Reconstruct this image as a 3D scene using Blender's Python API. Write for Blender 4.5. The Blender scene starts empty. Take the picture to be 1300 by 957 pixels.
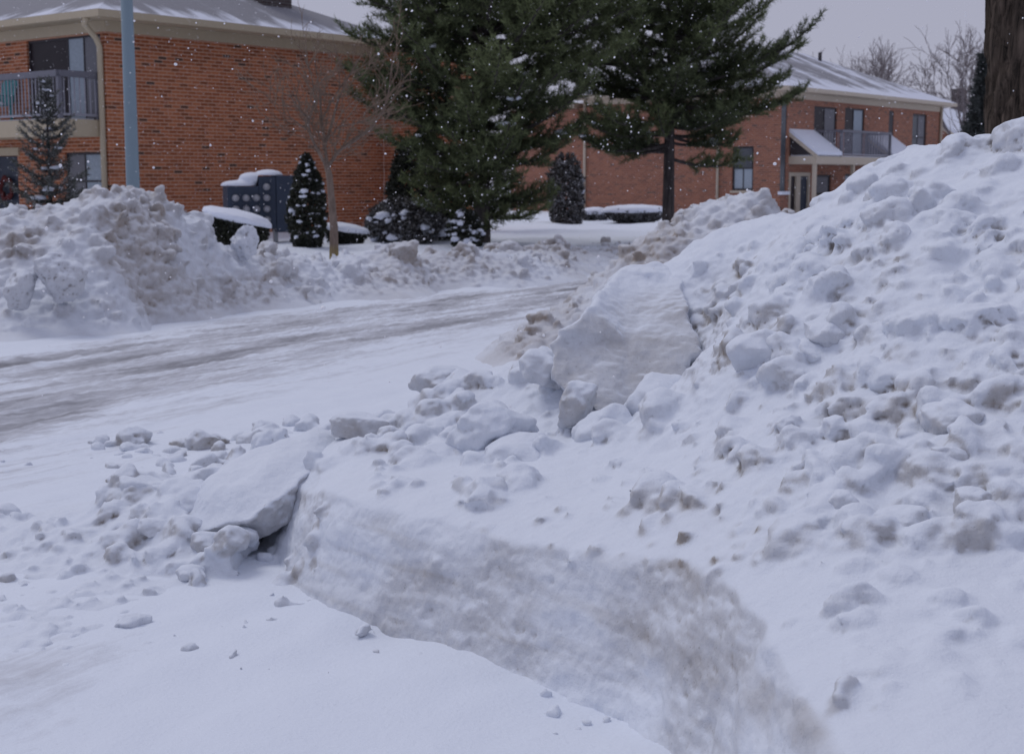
import bpy, math, random
import numpy as np
from mathutils import Vector, Matrix

random.seed(7)
RNG = np.random.default_rng(7)
SC = bpy.context.scene
COL = SC.collection
R = math.radians

# ------------------------------------------------------------------ camera
FPX, CX, CY = 1850.0, 650.0, 478.5          # focal length and centre in photo pixels
PITCH, CAMH = R(7.6), 1.6
CT, ST = math.cos(PITCH), math.sin(PITCH)


def at(px, py, Y):
    """world point on the line of sight through a photo pixel, at distance Y ahead"""
    u, v = (px - CX) / FPX, (py - CY) / FPX
    s = Y / (CT - v * ST)
    return Vector((u * s, Y, CAMH + (-v * CT - ST) * s))


def ground(px, py, z=0.0):
    u, v = (px - CX) / FPX, (py - CY) / FPX
    s = (z - CAMH) / (-v * CT - ST)
    return Vector((u * s, (CT - v * ST) * s, z))


cam = bpy.data.cameras.new('camera')
camo = bpy.data.objects.new('camera', cam)
COL.objects.link(camo)
camo.location = (0, 0, CAMH)
camo.rotation_euler = (math.pi / 2 - PITCH, 0, 0)
cam.sensor_width = 36
cam.lens = 36 * FPX / 1300
cam.clip_end = 2000
cam.dof.use_dof = True
cam.dof.focus_distance = 5.2
cam.dof.aperture_fstop = 6.3
SC.camera = camo
SC.view_settings.view_transform = 'Standard'
SC.view_settings.look = 'None'
SC.view_settings.exposure = 0
SC.view_settings.gamma = 1
SC.render.engine = 'CYCLES'
SC.cycles.use_denoising = True
SC.cycles.max_bounces = 6

# ------------------------------------------------------------------ object helpers


def tago(o, label=None, cat=None, group=None, kind=None):
    if label: o['label'] = label
    if cat: o['category'] = cat
    if group: o['group'] = group
    if kind: o['kind'] = kind
    return o


def thing(name, label, cat, loc=(0, 0, 0), rotz=0.0, group=None):
    o = bpy.data.objects.new(name, None)
    o.empty_display_size = 0.2
    COL.objects.link(o)
    o.location = loc
    o.rotation_euler = (0, 0, rotz)
    return tago(o, label, cat, group)


def link_mesh(name, me, mat=None, parent=None, smooth=False, loc=None):
    o = bpy.data.objects.new(name, me)
    COL.objects.link(o)
    if parent: o.parent = parent
    if loc is not None: o.location = loc
    if mat:
        me.materials.clear()
        me.materials.append(mat)
    if smooth and len(me.polygons):
        me.polygons.foreach_set('use_smooth', np.ones(len(me.polygons), dtype=bool))
    return o


def np_mesh(name, V, F, attrs=None):
    """V (n,3), F (m,k) array -> mesh with optional float point attributes"""
    V = np.ascontiguousarray(V, dtype=np.float32)
    F = np.ascontiguousarray(F, dtype=np.int32)
    me = bpy.data.meshes.new(name)
    k = F.shape[1]
    me.vertices.add(len(V)); me.vertices.foreach_set('co', V.ravel())
    me.loops.add(F.size); me.loops.foreach_set('vertex_index', F.ravel())
    me.polygons.add(len(F)); me.polygons.foreach_set('loop_start', np.arange(0, F.size, k, dtype=np.int32))
    me.update(calc_edges=True)
    for a, val in (attrs or {}).items():
        at_ = me.attributes.new(a, 'FLOAT', 'POINT')
        at_.data.foreach_set('value', np.ascontiguousarray(val, dtype=np.float32))
    return me


class MB:
    """collects boxes, tubes and polygons into one mesh"""

    def __init__(self):
        self.v, self.f = [], []

    def poly(self, pts):
        n = len(self.v)
        self.v += [tuple(p) for p in pts]
        self.f.append(tuple(range(n, n + len(pts))))
        return self

    def box(self, a, b):
        x0, y0, z0 = (min(a[i], b[i]) for i in range(3))
        x1, y1, z1 = (max(a[i], b[i]) for i in range(3))
        n = len(self.v)
        self.v += [(x0, y0, z0), (x1, y0, z0), (x1, y1, z0), (x0, y1, z0), (x0, y0, z1), (x1, y0, z1), (x1, y1, z1), (x0, y1, z1)]
        self.f += [tuple(n + i for i in q) for q in ((0, 3, 2, 1), (4, 5, 6, 7), (0, 1, 5, 4), (1, 2, 6, 5), (2, 3, 7, 6), (3, 0, 4, 7))]
        return self

    def prism(self, pts, vec):
        """closed prism: polygon pts swept along vec"""
        n = len(self.v); k = len(pts)
        vec = Vector(vec)
        self.v += [tuple(p) for p in pts] + [tuple(Vector(p) + vec) for p in pts]
        self.f.append(tuple(range(n + k - 1, n - 1, -1)))
        self.f.append(tuple(range(n + k, n + 2 * k)))
        for i in range(k):
            j = (i + 1) % k
            self.f.append((n + i, n + j, n + k + j, n + k + i))
        return self

    def tube(self, path, radii, sides=8, cap=True):
        path = [Vector(p) for p in path]
        if not hasattr(radii, '__len__'): radii = [radii] * len(path)
        n0 = len(self.v)
        ref = None
        for i, p in enumerate(path):
            d = (path[min(i + 1, len(path) - 1)] - path[max(i - 1, 0)]).normalized()
            if ref is None:
                ref = d.orthogonal().normalized()
            ref = (ref - d * ref.dot(d)).normalized()
            q = d.cross(ref)
            for k in range(sides):
                a = 2 * math.pi * k / sides
                self.v.append(tuple(p + (ref * math.cos(a) + q * math.sin(a)) * radii[i]))
        for i in range(len(path) - 1):
            for k in range(sides):
                k2 = (k + 1) % sides
                self.f.append((n0 + i * sides + k, n0 + i * sides + k2, n0 + (i + 1) * sides + k2, n0 + (i + 1) * sides + k))
        if cap:
            self.f.append(tuple(n0 + k for k in range(sides - 1, -1, -1)))
            e = n0 + (len(path) - 1) * sides
            self.f.append(tuple(e + k for k in range(sides)))
        return self

    def build(self, name, mat, parent=None, smooth=False, bevel=0.0):
        me = bpy.data.meshes.new(name)
        me.from_pydata(self.v, [], self.f)
        me.update()
        o = link_mesh(name, me, mat, parent, smooth)
        if bevel:
            m = o.modifiers.new('bevel', 'BEVEL'); m.width = bevel; m.segments = 2; m.limit_method = 'ANGLE'
        return o


# ------------------------------------------------------------------ vector noise in numpy
_G = RNG.normal(size=(256, 3)); _G /= np.linalg.norm(_G, axis=1)[:, None]
_RV = RNG.random((4096, 3))


def _hash(ix, iy, iz, seed):
    h = (ix.astype(np.int64) * 374761393 + iy.astype(np.int64) * 668265263 + iz.astype(np.int64) * 2147483647 + seed * 974711) & 0xffffffff
    h = ((h ^ (h >> 13)) * 1274126177) & 0xffffffff
    return h ^ (h >> 16)


def noise(P, scale, seed=0):
    """gradient noise about -1..1; scale = feature frequency (scalar or 3-vector)"""
    P = np.asarray(P, dtype=np.float64) * np.asarray(scale, dtype=np.float64)
    I = np.floor(P).astype(np.int64); Fr = P - I
    W = Fr * Fr * Fr * (Fr * (Fr * 6 - 15) + 10)
    out = np.zeros(len(P))
    for dx in (0, 1):
        for dy in (0, 1):
            for dz in (0, 1):
                g = _G[_hash(I[:, 0] + dx, I[:, 1] + dy, I[:, 2] + dz, seed) & 255]
                d = g[:, 0] * (Fr[:, 0] - dx) + g[:, 1] * (Fr[:, 1] - dy) + g[:, 2] * (Fr[:, 2] - dz)
                w = (W[:, 0] if dx else 1 - W[:, 0]) * (W[:, 1] if dy else 1 - W[:, 1]) * (W[:, 2] if dz else 1 - W[:, 2])
                out += d * w
    return out * 1.6


def fbm(P, scale, octs=4, seed=0, gain=0.5):
    s, a, t = np.zeros(len(P)), 1.0, np.asarray(scale, dtype=np.float64)
    for i in range(octs):
        s += a * noise(P, t, seed + i * 17)
        a *= gain; t = t * 2.03
    return s


def worley(P, scale, seed=0):
    """distance to nearest and second nearest feature point, plus a cell id 0..1"""
    P = np.asarray(P) * scale
    I = np.floor(P).astype(np.int64); Fr = P - I
    d1 = np.full(len(P), 9.0); d2 = np.full(len(P), 9.0); cid = np.zeros(len(P))
    for dx in (-1, 0, 1):
        for dy in (-1, 0, 1):
            for dz in (-1, 0, 1):
                h = _hash(I[:, 0] + dx, I[:, 1] + dy, I[:, 2] + dz, seed)
                q = _RV[h & 4095]
                dd = np.sqrt((q[:, 0] + dx - Fr[:, 0]) ** 2 + (q[:, 1] + dy - Fr[:, 1]) ** 2 + (q[:, 2] + dz - Fr[:, 2]) ** 2)
                m = dd < d1
                d2 = np.where(m, d1, np.minimum(d2, dd))
                cid = np.where(m, ((h >> 4) & 1023) / 1023.0, cid)
                d1 = np.where(m, dd, d1)
    return d1, d2, cid


def sstep(a, b, x):
    t = np.clip((np.asarray(x, dtype=np.float64) - a) / (b - a), 0, 1)
    return t * t * (3 - 2 * t)


class TPS:
    """thin plate spline height through control points"""

    def __init__(self, pts, smooth=1e-3):
        pts = np.array([tuple(p) for p in pts], dtype=np.float64)
        self.xy = pts[:, :2]
        n = len(pts)
        A = np.zeros((n + 3, n + 3))
        A[:n, :n] = self._k(self.xy, self.xy) + smooth * np.eye(n)
        A[:n, n] = 1; A[:n, n + 1:] = self.xy
        A[n, :n] = 1; A[n + 1:, :n] = self.xy.T
        b = np.zeros(n + 3); b[:n] = pts[:, 2]
        self.w = np.linalg.solve(A, b)

    @staticmethod
    def _k(a, b):
        r2 = ((a[:, None, :] - b[None, :, :]) ** 2).sum(-1)
        return 0.5 * r2 * np.log(r2 + 1e-12)

    def __call__(self, x, y):
        q = np.stack([np.ravel(x), np.ravel(y)], 1)
        out = np.empty(len(q))
        n = len(self.xy)
        for i in range(0, len(q), 20000):
            c = q[i:i + 20000]
            out[i:i + 20000] = self._k(c, self.xy) @ self.w[:n] + self.w[n] + c @ self.w[n + 1:]
        return out.reshape(np.shape(x))


def polyline_dist(x, y, pts):
    """signed distance to an open polyline: positive on its left side"""
    best = np.full(np.shape(x), 1e9); sgn = np.ones(np.shape(x))
    for (ax, ay), (bx, by) in zip(pts[:-1], pts[1:]):
        dx, dy = bx - ax, by - ay
        t = np.clip(((x - ax) * dx + (y - ay) * dy) / (dx * dx + dy * dy), 0, 1)
        ex, ey = x - ax - t * dx, y - ay - t * dy
        d = np.hypot(ex, ey)
        cr = dx * ey - dy * ex
        m = d < best - 1e-9
        best = np.where(m, d, best); sgn = np.where(m, np.sign(cr), sgn)
    return best * sgn


# ------------------------------------------------------------------ solids: icospheres, voxel remesh
_ICO = {}


def ico(sub):
    if sub not in _ICO:
        import bmesh
        bm = bmesh.new()
        bmesh.ops.create_icosphere(bm, subdivisions=sub, radius=1)
        bm.verts.ensure_lookup_table()
        V = np.array([v.co[:] for v in bm.verts]); F = np.array([[v.index for v in f.verts] for f in bm.faces])
        bm.free()
        _ICO[sub] = (V / np.linalg.norm(V, axis=1)[:, None], F)
    return _ICO[sub]


def lump(seed, sub=3, planes=9, rough=0.12, lo=0.62):
    """a broken block of snow of unit radius: rounded facets, then noise"""
    rg = np.random.default_rng(seed)
    D, F = ico(sub)
    n = rg.normal(size=(planes, 3)); n /= np.linalg.norm(n, axis=1)[:, None]
    h = rg.uniform(lo, 1.0, planes)
    c = D @ n.T
    r = np.where(c > 0.05, h[None, :] / np.maximum(c, 0.05), 9.0)
    k = 14.0
    rr = -np.log(np.exp(-k * np.minimum(r, 1.4)).sum(1) + np.exp(-k * 1.15)) / k
    V = D * rr[:, None]
    V = V * (1 + rough * fbm(V + seed * 3.7, 1.7, 3, seed))[:, None]
    return V, F


def rand_rot(rg):
    q = rg.normal(size=4); q /= np.linalg.norm(q)
    w, x, y, z = q
    return np.array([[1 - 2 * (y * y + z * z), 2 * (x * y - z * w), 2 * (x * z + y * w)], [2 * (x * y + z * w), 1 - 2 * (x * x + z * z), 2 * (y * z - x * w)], [2 * (x * z - y * w), 2 * (y * z + x * w), 1 - 2 * (x * x + y * y)]])


def join_np(parts):
    Vs, Fs, n = [], [], 0
    for V, F in parts:
        Vs.append(V); Fs.append(F + n); n += len(V)
    return np.concatenate(Vs), np.concatenate(Fs)


def height_solid(xs, ys, H, bottom=-0.2):
    """closed solid (tri faces) under a height grid; H[iy,ix]"""
    nx, ny = len(xs), len(ys)
    X, Y = np.meshgrid(xs, ys)
    top = np.stack([X.ravel(), Y.ravel(), H.ravel()], 1)
    bot = top.copy(); bot[:, 2] = bottom
    i = np.arange(nx * ny).reshape(ny, nx)
    a, b, c, d = i[:-1, :-1].ravel(), i[:-1, 1:].ravel(), i[1:, 1:].ravel(), i[1:, :-1].ravel()
    N = nx * ny
    F = [np.stack([a, b, c], 1), np.stack([a, c, d], 1), np.stack([a, c, b], 1) + N, np.stack([a, d, c], 1) + N]

    def side(e):
        p, q = e[:-1], e[1:]
        F.append(np.stack([p, p + N, q], 1)); F.append(np.stack([q, p + N, q + N], 1))
    side(i[0, :]); side(i[-1, ::-1]); side(i[::-1, 0]); side(i[:, -1])
    return np.concatenate([top, bot]), np.concatenate(F)


def voxel(V, F, size):
    me = np_mesh('tmp', V, F)
    o = bpy.data.objects.new('tmp', me)
    COL.objects.link(o)
    m = o.modifiers.new('r', 'REMESH'); m.mode = 'VOXEL'; m.voxel_size = size; m.adaptivity = 0
    dg = bpy.context.evaluated_depsgraph_get()
    me2 = bpy.data.meshes.new_from_object(o.evaluated_get(dg))
    nv = len(me2.vertices)
    V2 = np.empty(nv * 3, dtype=np.float32); me2.vertices.foreach_get('co', V2)
    F2 = np.empty(len(me2.polygons) * 4, dtype=np.int32); me2.loops.foreach_get('vertex_index', F2)
    bpy.data.objects.remove(o); bpy.data.meshes.remove(me); bpy.data.meshes.remove(me2)
    return V2.reshape(-1, 3).astype(np.float64), F2.reshape(-1, 4)


def crop(V, F, keep):
    k = keep[F].all(1)
    F = F[k]
    used = np.zeros(len(V), bool); used[F.ravel()] = True
    idx = np.cumsum(used) - 1
    return V[used], idx[F].astype(np.int32)


def normals(V, F):
    d1 = V[F[:, 2]] - V[F[:, 0]]; d2 = V[F[:, -1]] - V[F[:, 1]] if F.shape[1] == 4 else V[F[:, 1]] - V[F[:, 0]]
    n = np.cross(d1, d2) if F.shape[1] == 4 else np.cross(V[F[:, 1]] - V[F[:, 0]], V[F[:, 2]] - V[F[:, 0]])
    N = np.zeros_like(V)
    for k in range(F.shape[1]):
        for c in range(3):
            N[:, c] += np.bincount(F[:, k], n[:, c], minlength=len(V))
    return N / (np.linalg.norm(N, axis=1)[:, None] + 1e-12)


def neigh_mean(V, F):
    """mean of edge neighbours along polygon sides"""
    k = F.shape[1]
    a = F.ravel(); b = np.roll(F, -1, 1).ravel()
    cnt = np.bincount(a, minlength=len(V)) + np.bincount(b, minlength=len(V))
    out = np.empty_like(V)
    for c in range(V.shape[1]):
        out[:, c] = (np.bincount(a, V[b, c], minlength=len(V)) + np.bincount(b, V[a, c], minlength=len(V))) / np.maximum(cnt, 1)
    return out


def relax(V, F, it, w=0.5):
    for _ in range(it):
        V = V + np.reshape(w, (-1, 1)) * (neigh_mean(V, F) - V) if np.ndim(w) else V + w * (neigh_mean(V, F) - V)
    return V


def concavity(V, F, N, it=6):
    """positive in hollows, negative on ridges (metres)"""
    S = relax(V, F, it, 0.7)
    return ((S - V) * N).sum(1)


# ------------------------------------------------------------------ materials
class NT:
    def __init__(self, name):
        self.m = bpy.data.materials.new(name)
        self.m.use_nodes = True
        self.t = self.m.node_tree
        self.t.nodes.clear()
        self.out = self.n('ShaderNodeOutputMaterial')

    def n(self, typ, **kw):
        nd = self.t.nodes.new(typ)
        for k, v in kw.items(): setattr(nd, k, v)
        return nd

    def l(self, a, b):
        self.t.links.new(a, b)

    def val(self, sock, v):
        if hasattr(v, 'is_linked'): self.l(v, sock)
        else: sock.default_value = v

    def math(self, op, a, b=None, clamp=False):
        nd = self.n('ShaderNodeMath', operation=op, use_clamp=clamp)
        self.val(nd.inputs[0], a)
        if b is not None: self.val(nd.inputs[1], b)
        return nd.outputs[0]

    def mix(self, f, a, b, blend='MIX'):
        nd = self.n('ShaderNodeMix', data_type='RGBA', blend_type=blend)
        self.val(nd.inputs[0], f); self.val(nd.inputs[6], a); self.val(nd.inputs[7], b)
        return nd.outputs[2]

    def noise(self, vec, scale, detail=3, rough=0.55, dist=0.0):
        nd = self.n('ShaderNodeTexNoise')
        nd.inputs['Scale'].default_value = scale; nd.inputs['Detail'].default_value = detail
        nd.inputs['Roughness'].default_value = rough; nd.inputs['Distortion'].default_value = dist
        if vec is not None: self.l(vec, nd.inputs['Vector'])
        return nd.outputs['Fac']

    def ramp(self, f, stops, interp='LINEAR'):
        nd = self.n('ShaderNodeValToRGB')
        nd.color_ramp.interpolation = interp
        el = nd.color_ramp.elements
        while len(el) < len(stops): el.new(0.5)
        for e, (p, c) in zip(el, stops):
            e.position = p
            e.color = (c, c, c, 1) if not hasattr(c, '__len__') else (*c, 1)
        self.l(f, nd.inputs[0])
        return nd.outputs[0]

    def coords(self, which='Object'):
        return self.n('ShaderNodeTexCoord').outputs[which]

    def mapping(self, vec, scale=(1, 1, 1), rot=(0, 0, 0)):
        nd = self.n('ShaderNodeMapping')
        nd.inputs['Scale'].default_value = scale; nd.inputs['Rotation'].default_value = rot
        self.l(vec, nd.inputs['Vector'])
        return nd.outputs[0]

    def attr(self, name):
        return self.n('ShaderNodeAttribute', attribute_name=name).outputs['Fac']

    def bump(self, h, strength=0.3, dist=0.01, normal=None):
        nd = self.n('ShaderNodeBump')
        nd.inputs['Strength'].default_value = strength; nd.inputs['Distance'].default_value = dist
        self.l(h, nd.inputs['Height'])
        if normal is not None: self.l(normal, nd.inputs['Normal'])
        return nd.outputs[0]

    def bsdf(self, color, rough=0.8, normal=None, spec=0.3, metal=0.0, **kw):
        b = self.n('ShaderNodeBsdfPrincipled')
        self.val(b.inputs['Base Color'], color if hasattr(color, 'is_linked') else (*color, 1))
        self.val(b.inputs['Roughness'], rough)
        b.inputs['Specular IOR Level'].default_value = spec
        b.inputs['Metallic'].default_value = metal
        if normal is not None: self.l(normal, b.inputs['Normal'])
        for k, v in kw.items(): self.val(b.inputs[k], v)
        self.l(b.outputs[0], self.out.inputs['Surface'])
        return self.m


def C4(r, g, b): return (r, g, b, 1)


def simple(name, color, rough=0.7, var=0.15, scale=6.0, spec=0.3, metal=0.0):
    n = NT(name)
    f = n.noise(n.coords(), scale, 4)
    c = n.mix(f, C4(*[x * (1 - var) for x in color]), C4(*[min(1, x * (1 + var)) for x in color]))
    return n.bsdf(c, rough, None, spec, metal)


SNOW_C = (0.765, 0.815, 0.905)


def snow_mat(name, dirty=(0.33, 0.30, 0.275), base_dirt=0.0, grain=0.004, patch=0.5):
    n = NT(name)
    co = n.coords()
    d = n.attr('dirt')
    n1 = n.noise(co, 2.6, 5, 0.6)
    n2 = n.noise(co, 26, 4, 0.65)
    # grime breaks up at two sizes
    k = n.math('ADD', n.math('MULTIPLY', n.math('SUBTRACT', n1, 0.5), patch), n.math('MULTIPLY', n.math('SUBTRACT', n2, 0.5), 0.45))
    f = n.math('ADD', n.math('MULTIPLY', d, n.math('ADD', 1.0, n.math('MULTIPLY', k, 1.6))), base_dirt, clamp=True)
    c = n.mix(f, C4(*SNOW_C), C4(*dirty))
    # grit specks only where there is grime
    n3 = n.noise(co, 90, 2, 0.5)
    sp = n.math('MULTIPLY', n.ramp(n3, [(0.66, 0.0), (0.74, 1.0)]), n.math('MULTIPLY', f, 0.6))
    c = n.mix(sp, c, C4(0.12, 0.10, 0.085))
    c = n.mix(n.math('MULTIPLY', n.attr('crevice_shade'), 0.85), c, C4(0.15, 0.118, 0.09))  # shade of the crevices painted in as a dark brown
    g1 = n.noise(co, 120, 3, 0.7)
    g2 = n.noise(co, 38, 3, 0.6)
    g3 = n.noise(co, 320, 2, 0.6)
    h = n.math('ADD', n.math('ADD', n.math('MULTIPLY', g1, 0.5), g2), n.math('MULTIPLY', g3, 0.16))
    nrm = n.bump(h, 0.5, grain)
    return n.bsdf(c, 0.75, nrm, 0.25)


M = {}
M['snow'] = snow_mat('snow_surface', grain=0.012)
M['snow_far'] = snow_mat('plowed_snow_far', dirty=(0.36, 0.315, 0.28), grain=0.012)
M['snow_dirty'] = snow_mat('dirty_plowed_snow', dirty=(0.33, 0.28, 0.24), grain=0.01)
M['snow_cap'] = simple('fresh_snow_cap', (0.76, 0.80, 0.90), 0.8, 0.04, 12)


def brick_mat(name, cols, mortar=(0.58, 0.35, 0.245), bw=0.245, bh=0.086, haze=None):
    n = NT(name)
    co = n.coords()
    s = n.n('ShaderNodeSeparateXYZ'); n.l(co, s.inputs[0])
    u = n.math('ADD', s.outputs[0], s.outputs[1]); v = s.outputs[2]
    row = n.math('FLOOR', n.math('DIVIDE', v, bh))
    off = n.math('MULTIPLY', n.math('FLOORED_MODULO', row, 2.0), 0.5)
    uu = n.math('ADD', n.math('DIVIDE', u, bw), off)
    colm = n.math('FLOOR', uu)
    fu = n.math('SUBTRACT', uu, colm); fv = n.math('SUBTRACT', n.math('DIVIDE', v, bh), row)
    cmb = n.n('ShaderNodeCombineXYZ'); n.l(colm, cmb.inputs[0]); n.l(row, cmb.inputs[1])
    wn = n.n('ShaderNodeTexWhiteNoise', noise_dimensions='2D'); n.l(cmb.outputs[0], wn.inputs['Vector'])
    bc = n.ramp(wn.outputs['Value'], cols)
    bc = n.mix(n.math('MULTIPLY', n.noise(co, 30, 3), 0.3), bc, C4(0.16, 0.06, 0.035))
    # joints
    eu = n.math('MINIMUM', fu, n.math('SUBTRACT', 1.0, fu)); ev = n.math('MINIMUM', fv, n.math('SUBTRACT', 1.0, fv))
    mu = n.math('LESS_THAN', eu, 0.032); mv = n.math('LESS_THAN', ev, 0.135)
    j = n.math('MAXIMUM', mu, mv)
    c = n.mix(j, bc, C4(*mortar))
    # weather: broad darker and paler areas, damp foot
    big = n.noise(co, 0.55, 4, 0.6)
    c = n.mix(n.math('MULTIPLY', n.ramp(big, [(0.35, 0.0), (0.7, 1.0)]), 0.22), c, n.mix(0.6, c, C4(0.09, 0.04, 0.03)))
    if haze: c = n.mix(haze[1], c, C4(*haze[0]))  # haze mixed into the brick colour
    nrm = n.bump(n.math('SUBTRACT', 1.0, j), 0.4, 0.012)
    return n.bsdf(c, 0.9, nrm, 0.2)


BR = [(0.0, (0.08, 0.06, 0.05)), (0.015, (0.13, 0.07, 0.05)), (0.04, (0.26, 0.085, 0.040)), (0.30, (0.39, 0.122, 0.054)), (0.7, (0.48, 0.158, 0.070)), (1.0, (0.57, 0.205, 0.095))]
M['brick'] = brick_mat('red_brick', BR)
M['brick_far'] = brick_mat('red_brick_far', [(p, tuple(x * 0.72 + 0.02 for x in c)) for p, c in BR], (0.42, 0.265, 0.20), haze=((0.30, 0.19, 0.17), 0.18))  # distant brick carries haze in its colour
M['cream'] = simple('cream_paint', (0.50, 0.42, 0.30), 0.6, 0.08)
M['cream_far'] = simple('cream_paint_far', (0.52, 0.45, 0.36), 0.6, 0.06)
M['navy'] = simple('navy_paint', (0.030, 0.040, 0.065), 0.5, 0.2)
M['navy_metal'] = simple('navy_metal', (0.042, 0.056, 0.088), 0.5, 0.2, 10)
M['dark_frame'] = simple('dark_window_frame', (0.045, 0.04, 0.045), 0.5)
M['grey_rail'] = simple('grey_rail_paint', (0.17, 0.17, 0.20), 0.5)
M['pale_rail'] = simple('pale_baluster_paint', (0.33, 0.33, 0.38), 0.5)
M['curtain'] = simple('pale_curtain', (0.36, 0.42, 0.48), 0.8, 0.25, 14)
M['curtain_grey'] = simple('grey_blind', (0.20, 0.20, 0.22), 0.8, 0.2, 14)
M['post'] = simple('pale_blue_lamp_post_paint', (0.205, 0.275, 0.325), 0.45, 0.10, 3)
M['teal'] = simple('teal_plastic', (0.03, 0.26, 0.27), 0.45)
M['wreath'] = simple('dark_red_wreath', (0.10, 0.02, 0.02), 0.8, 0.5, 30)
M['grey_dome'] = simple('grey_newspaper_tube', (0.32, 0.32, 0.35), 0.5, 0.15)
M['chimney'] = brick_mat('dark_chimney_brick', [(0.0, (0.05, 0.05, 0.055)), (1.0, (0.10, 0.095, 0.10))], (0.14, 0.14, 0.14))
M['metal'] = simple('galvanised_metal', (0.35, 0.36, 0.38), 0.4, 0.1, 8, 0.5, 0.6)


def glass_mat(name, col, rough=0.12):
    n = NT(name)
    c = n.mix(n.noise(n.coords(), 1.7, 2), C4(*[x * 0.6 for x in col]), C4(*[x * 1.5 for x in col]))
    return n.bsdf(c, rough, None, 0.22)


M['glass'] = glass_mat('dark_window_glass', (0.022, 0.016, 0.02), 0.35)
M['glass_grey'] = glass_mat('grey_window_glass', (0.10, 0.11, 0.125), 0.2)


def roof_mat(name, amount, seed=0.0):
    """grey shingles under wind-scoured snow, in streaks that run down the slope"""
    n = NT(name)
    co = n.coords()
    sl = n.attr('along'); up = n.attr('up')
    cmb = n.n('ShaderNodeCombineXYZ'); n.l(n.math('MULTIPLY', sl, 1.1), cmb.inputs[0]); n.l(n.math('MULTIPLY', up, 0.16), cmb.inputs[1])
    cmb.inputs[2].default_value = seed
    a = n.noise(cmb.outputs[0], 1.0, 5, 0.6, 0.3)
    b = n.noise(co, 1.3, 4, 0.6)
    low = n.ramp(n.math('MULTIPLY', up, 0.2), [(0.0, 0.22), (0.25, 0.0)])
    f = n.math('ADD', n.math('ADD', n.math('MULTIPLY', a, 0.75), n.math('MULTIPLY', b, 0.3)), low)
    f = n.ramp(f, [(0.58 - amount, 0.0), (0.70 - amount, 1.0)])
    row = n.math('FLOORED_MODULO', up, 0.16)
    sh = n.mix(n.noise(co, 9, 4), C4(0.10, 0.10, 0.115), C4(0.20, 0.20, 0.225))
    sh = n.mix(n.math('MULTIPLY', n.math('LESS_THAN', row, 0.03), 0.5), sh, C4(0.05, 0.05, 0.055))
    sh = n.mix(0.25, sh, C4(0.6, 0.6, 0.65))
    c = n.mix(f, sh, C4(0.68, 0.71, 0.81))
    return n.bsdf(c, 0.85, None, 0.2)


M['roof_near'] = roof_mat('scoured_shingle_roof', -0.03, 3.1)
M['roof_far'] = roof_mat('streaky_snow_roof', 0.10, 8.2)
M['roof_white'] = roof_mat('snowy_roof', 0.5, 1.0)


def bark_mat(name, a, b, scale=(14, 14, 2.2), moss=False):
    n = NT(name)
    co = n.coords()
    v = n.mapping(co, scale)
    f = n.noise(v, 1.0, 6, 0.7, 0.6)
    c = n.mix(n.ramp(f, [(0.35, 0.0), (0.65, 1.0)]), C4(*a), C4(*b))
    if moss:
        s = n.n('ShaderNodeSeparateXYZ'); n.l(co, s.inputs[0])
        k = n.ramp(s.outputs[2], [(0.10, 1.0), (0.32, 0.0)])
        c = n.mix(n.math('MULTIPLY', k, n.noise(co, 8, 3)), c, C4(0.33, 0.26, 0.02))
    return n.bsdf(c, 0.9, n.bump(f, 0.9, 0.03), 0.15)


M['bark_dark'] = bark_mat('furrowed_dark_bark', (0.007, 0.006, 0.005), (0.125, 0.095, 0.075), (24, 24, 2.6))
M['bark_pine'] = bark_mat('pine_bark', (0.04, 0.035, 0.036), (0.11, 0.095, 0.09))
M['bark_young'] = bark_mat('young_tan_bark', (0.14, 0.105, 0.085), (0.26, 0.20, 0.165), (10, 10, 3), True)
M['twig'] = simple('tan_twig', (0.20, 0.145, 0.11), 0.85, 0.3)
M['twig_far'] = simple('far_grey_twig', (0.20, 0.175, 0.18), 0.9, 0.2)


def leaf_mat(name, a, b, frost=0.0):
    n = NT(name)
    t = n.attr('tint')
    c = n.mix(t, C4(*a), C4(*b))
    if frost:
        g = n.n('ShaderNodeNewGeometry')
        s = n.n('ShaderNodeSeparateXYZ'); n.l(g.outputs['Normal'], s.inputs[0])
        k = n.math('MULTIPLY', n.math('ABSOLUTE', s.outputs[2]), n.noise(n.coords(), 5, 3))
        c = n.mix(n.math('MULTIPLY', n.ramp(k, [(0.2, 0.0), (0.5, 1.0)]), frost), c, C4(0.65, 0.66, 0.70))
    return n.bsdf(c, 0.75, None, 0.15)


M['needles'] = leaf_mat('pine_needles', (0.038, 0.048, 0.028), (0.23, 0.27, 0.125))
M['needles_grey'] = leaf_mat('frosted_spruce_needles', (0.030, 0.036, 0.030), (0.12, 0.125, 0.105), 0.45)
M['leaves'] = leaf_mat('evergreen_leaves', (0.014, 0.017, 0.012), (0.062, 0.066, 0.042), 0.12)
M['leaves_frost'] = leaf_mat('frosted_shrub_leaves', (0.03, 0.028, 0.026), (0.12, 0.115, 0.105), 0.65)
M['leaves_far'] = leaf_mat('far_evergreen_leaves', (0.028, 0.034, 0.034), (0.085, 0.095, 0.088), 0.1)


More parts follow.
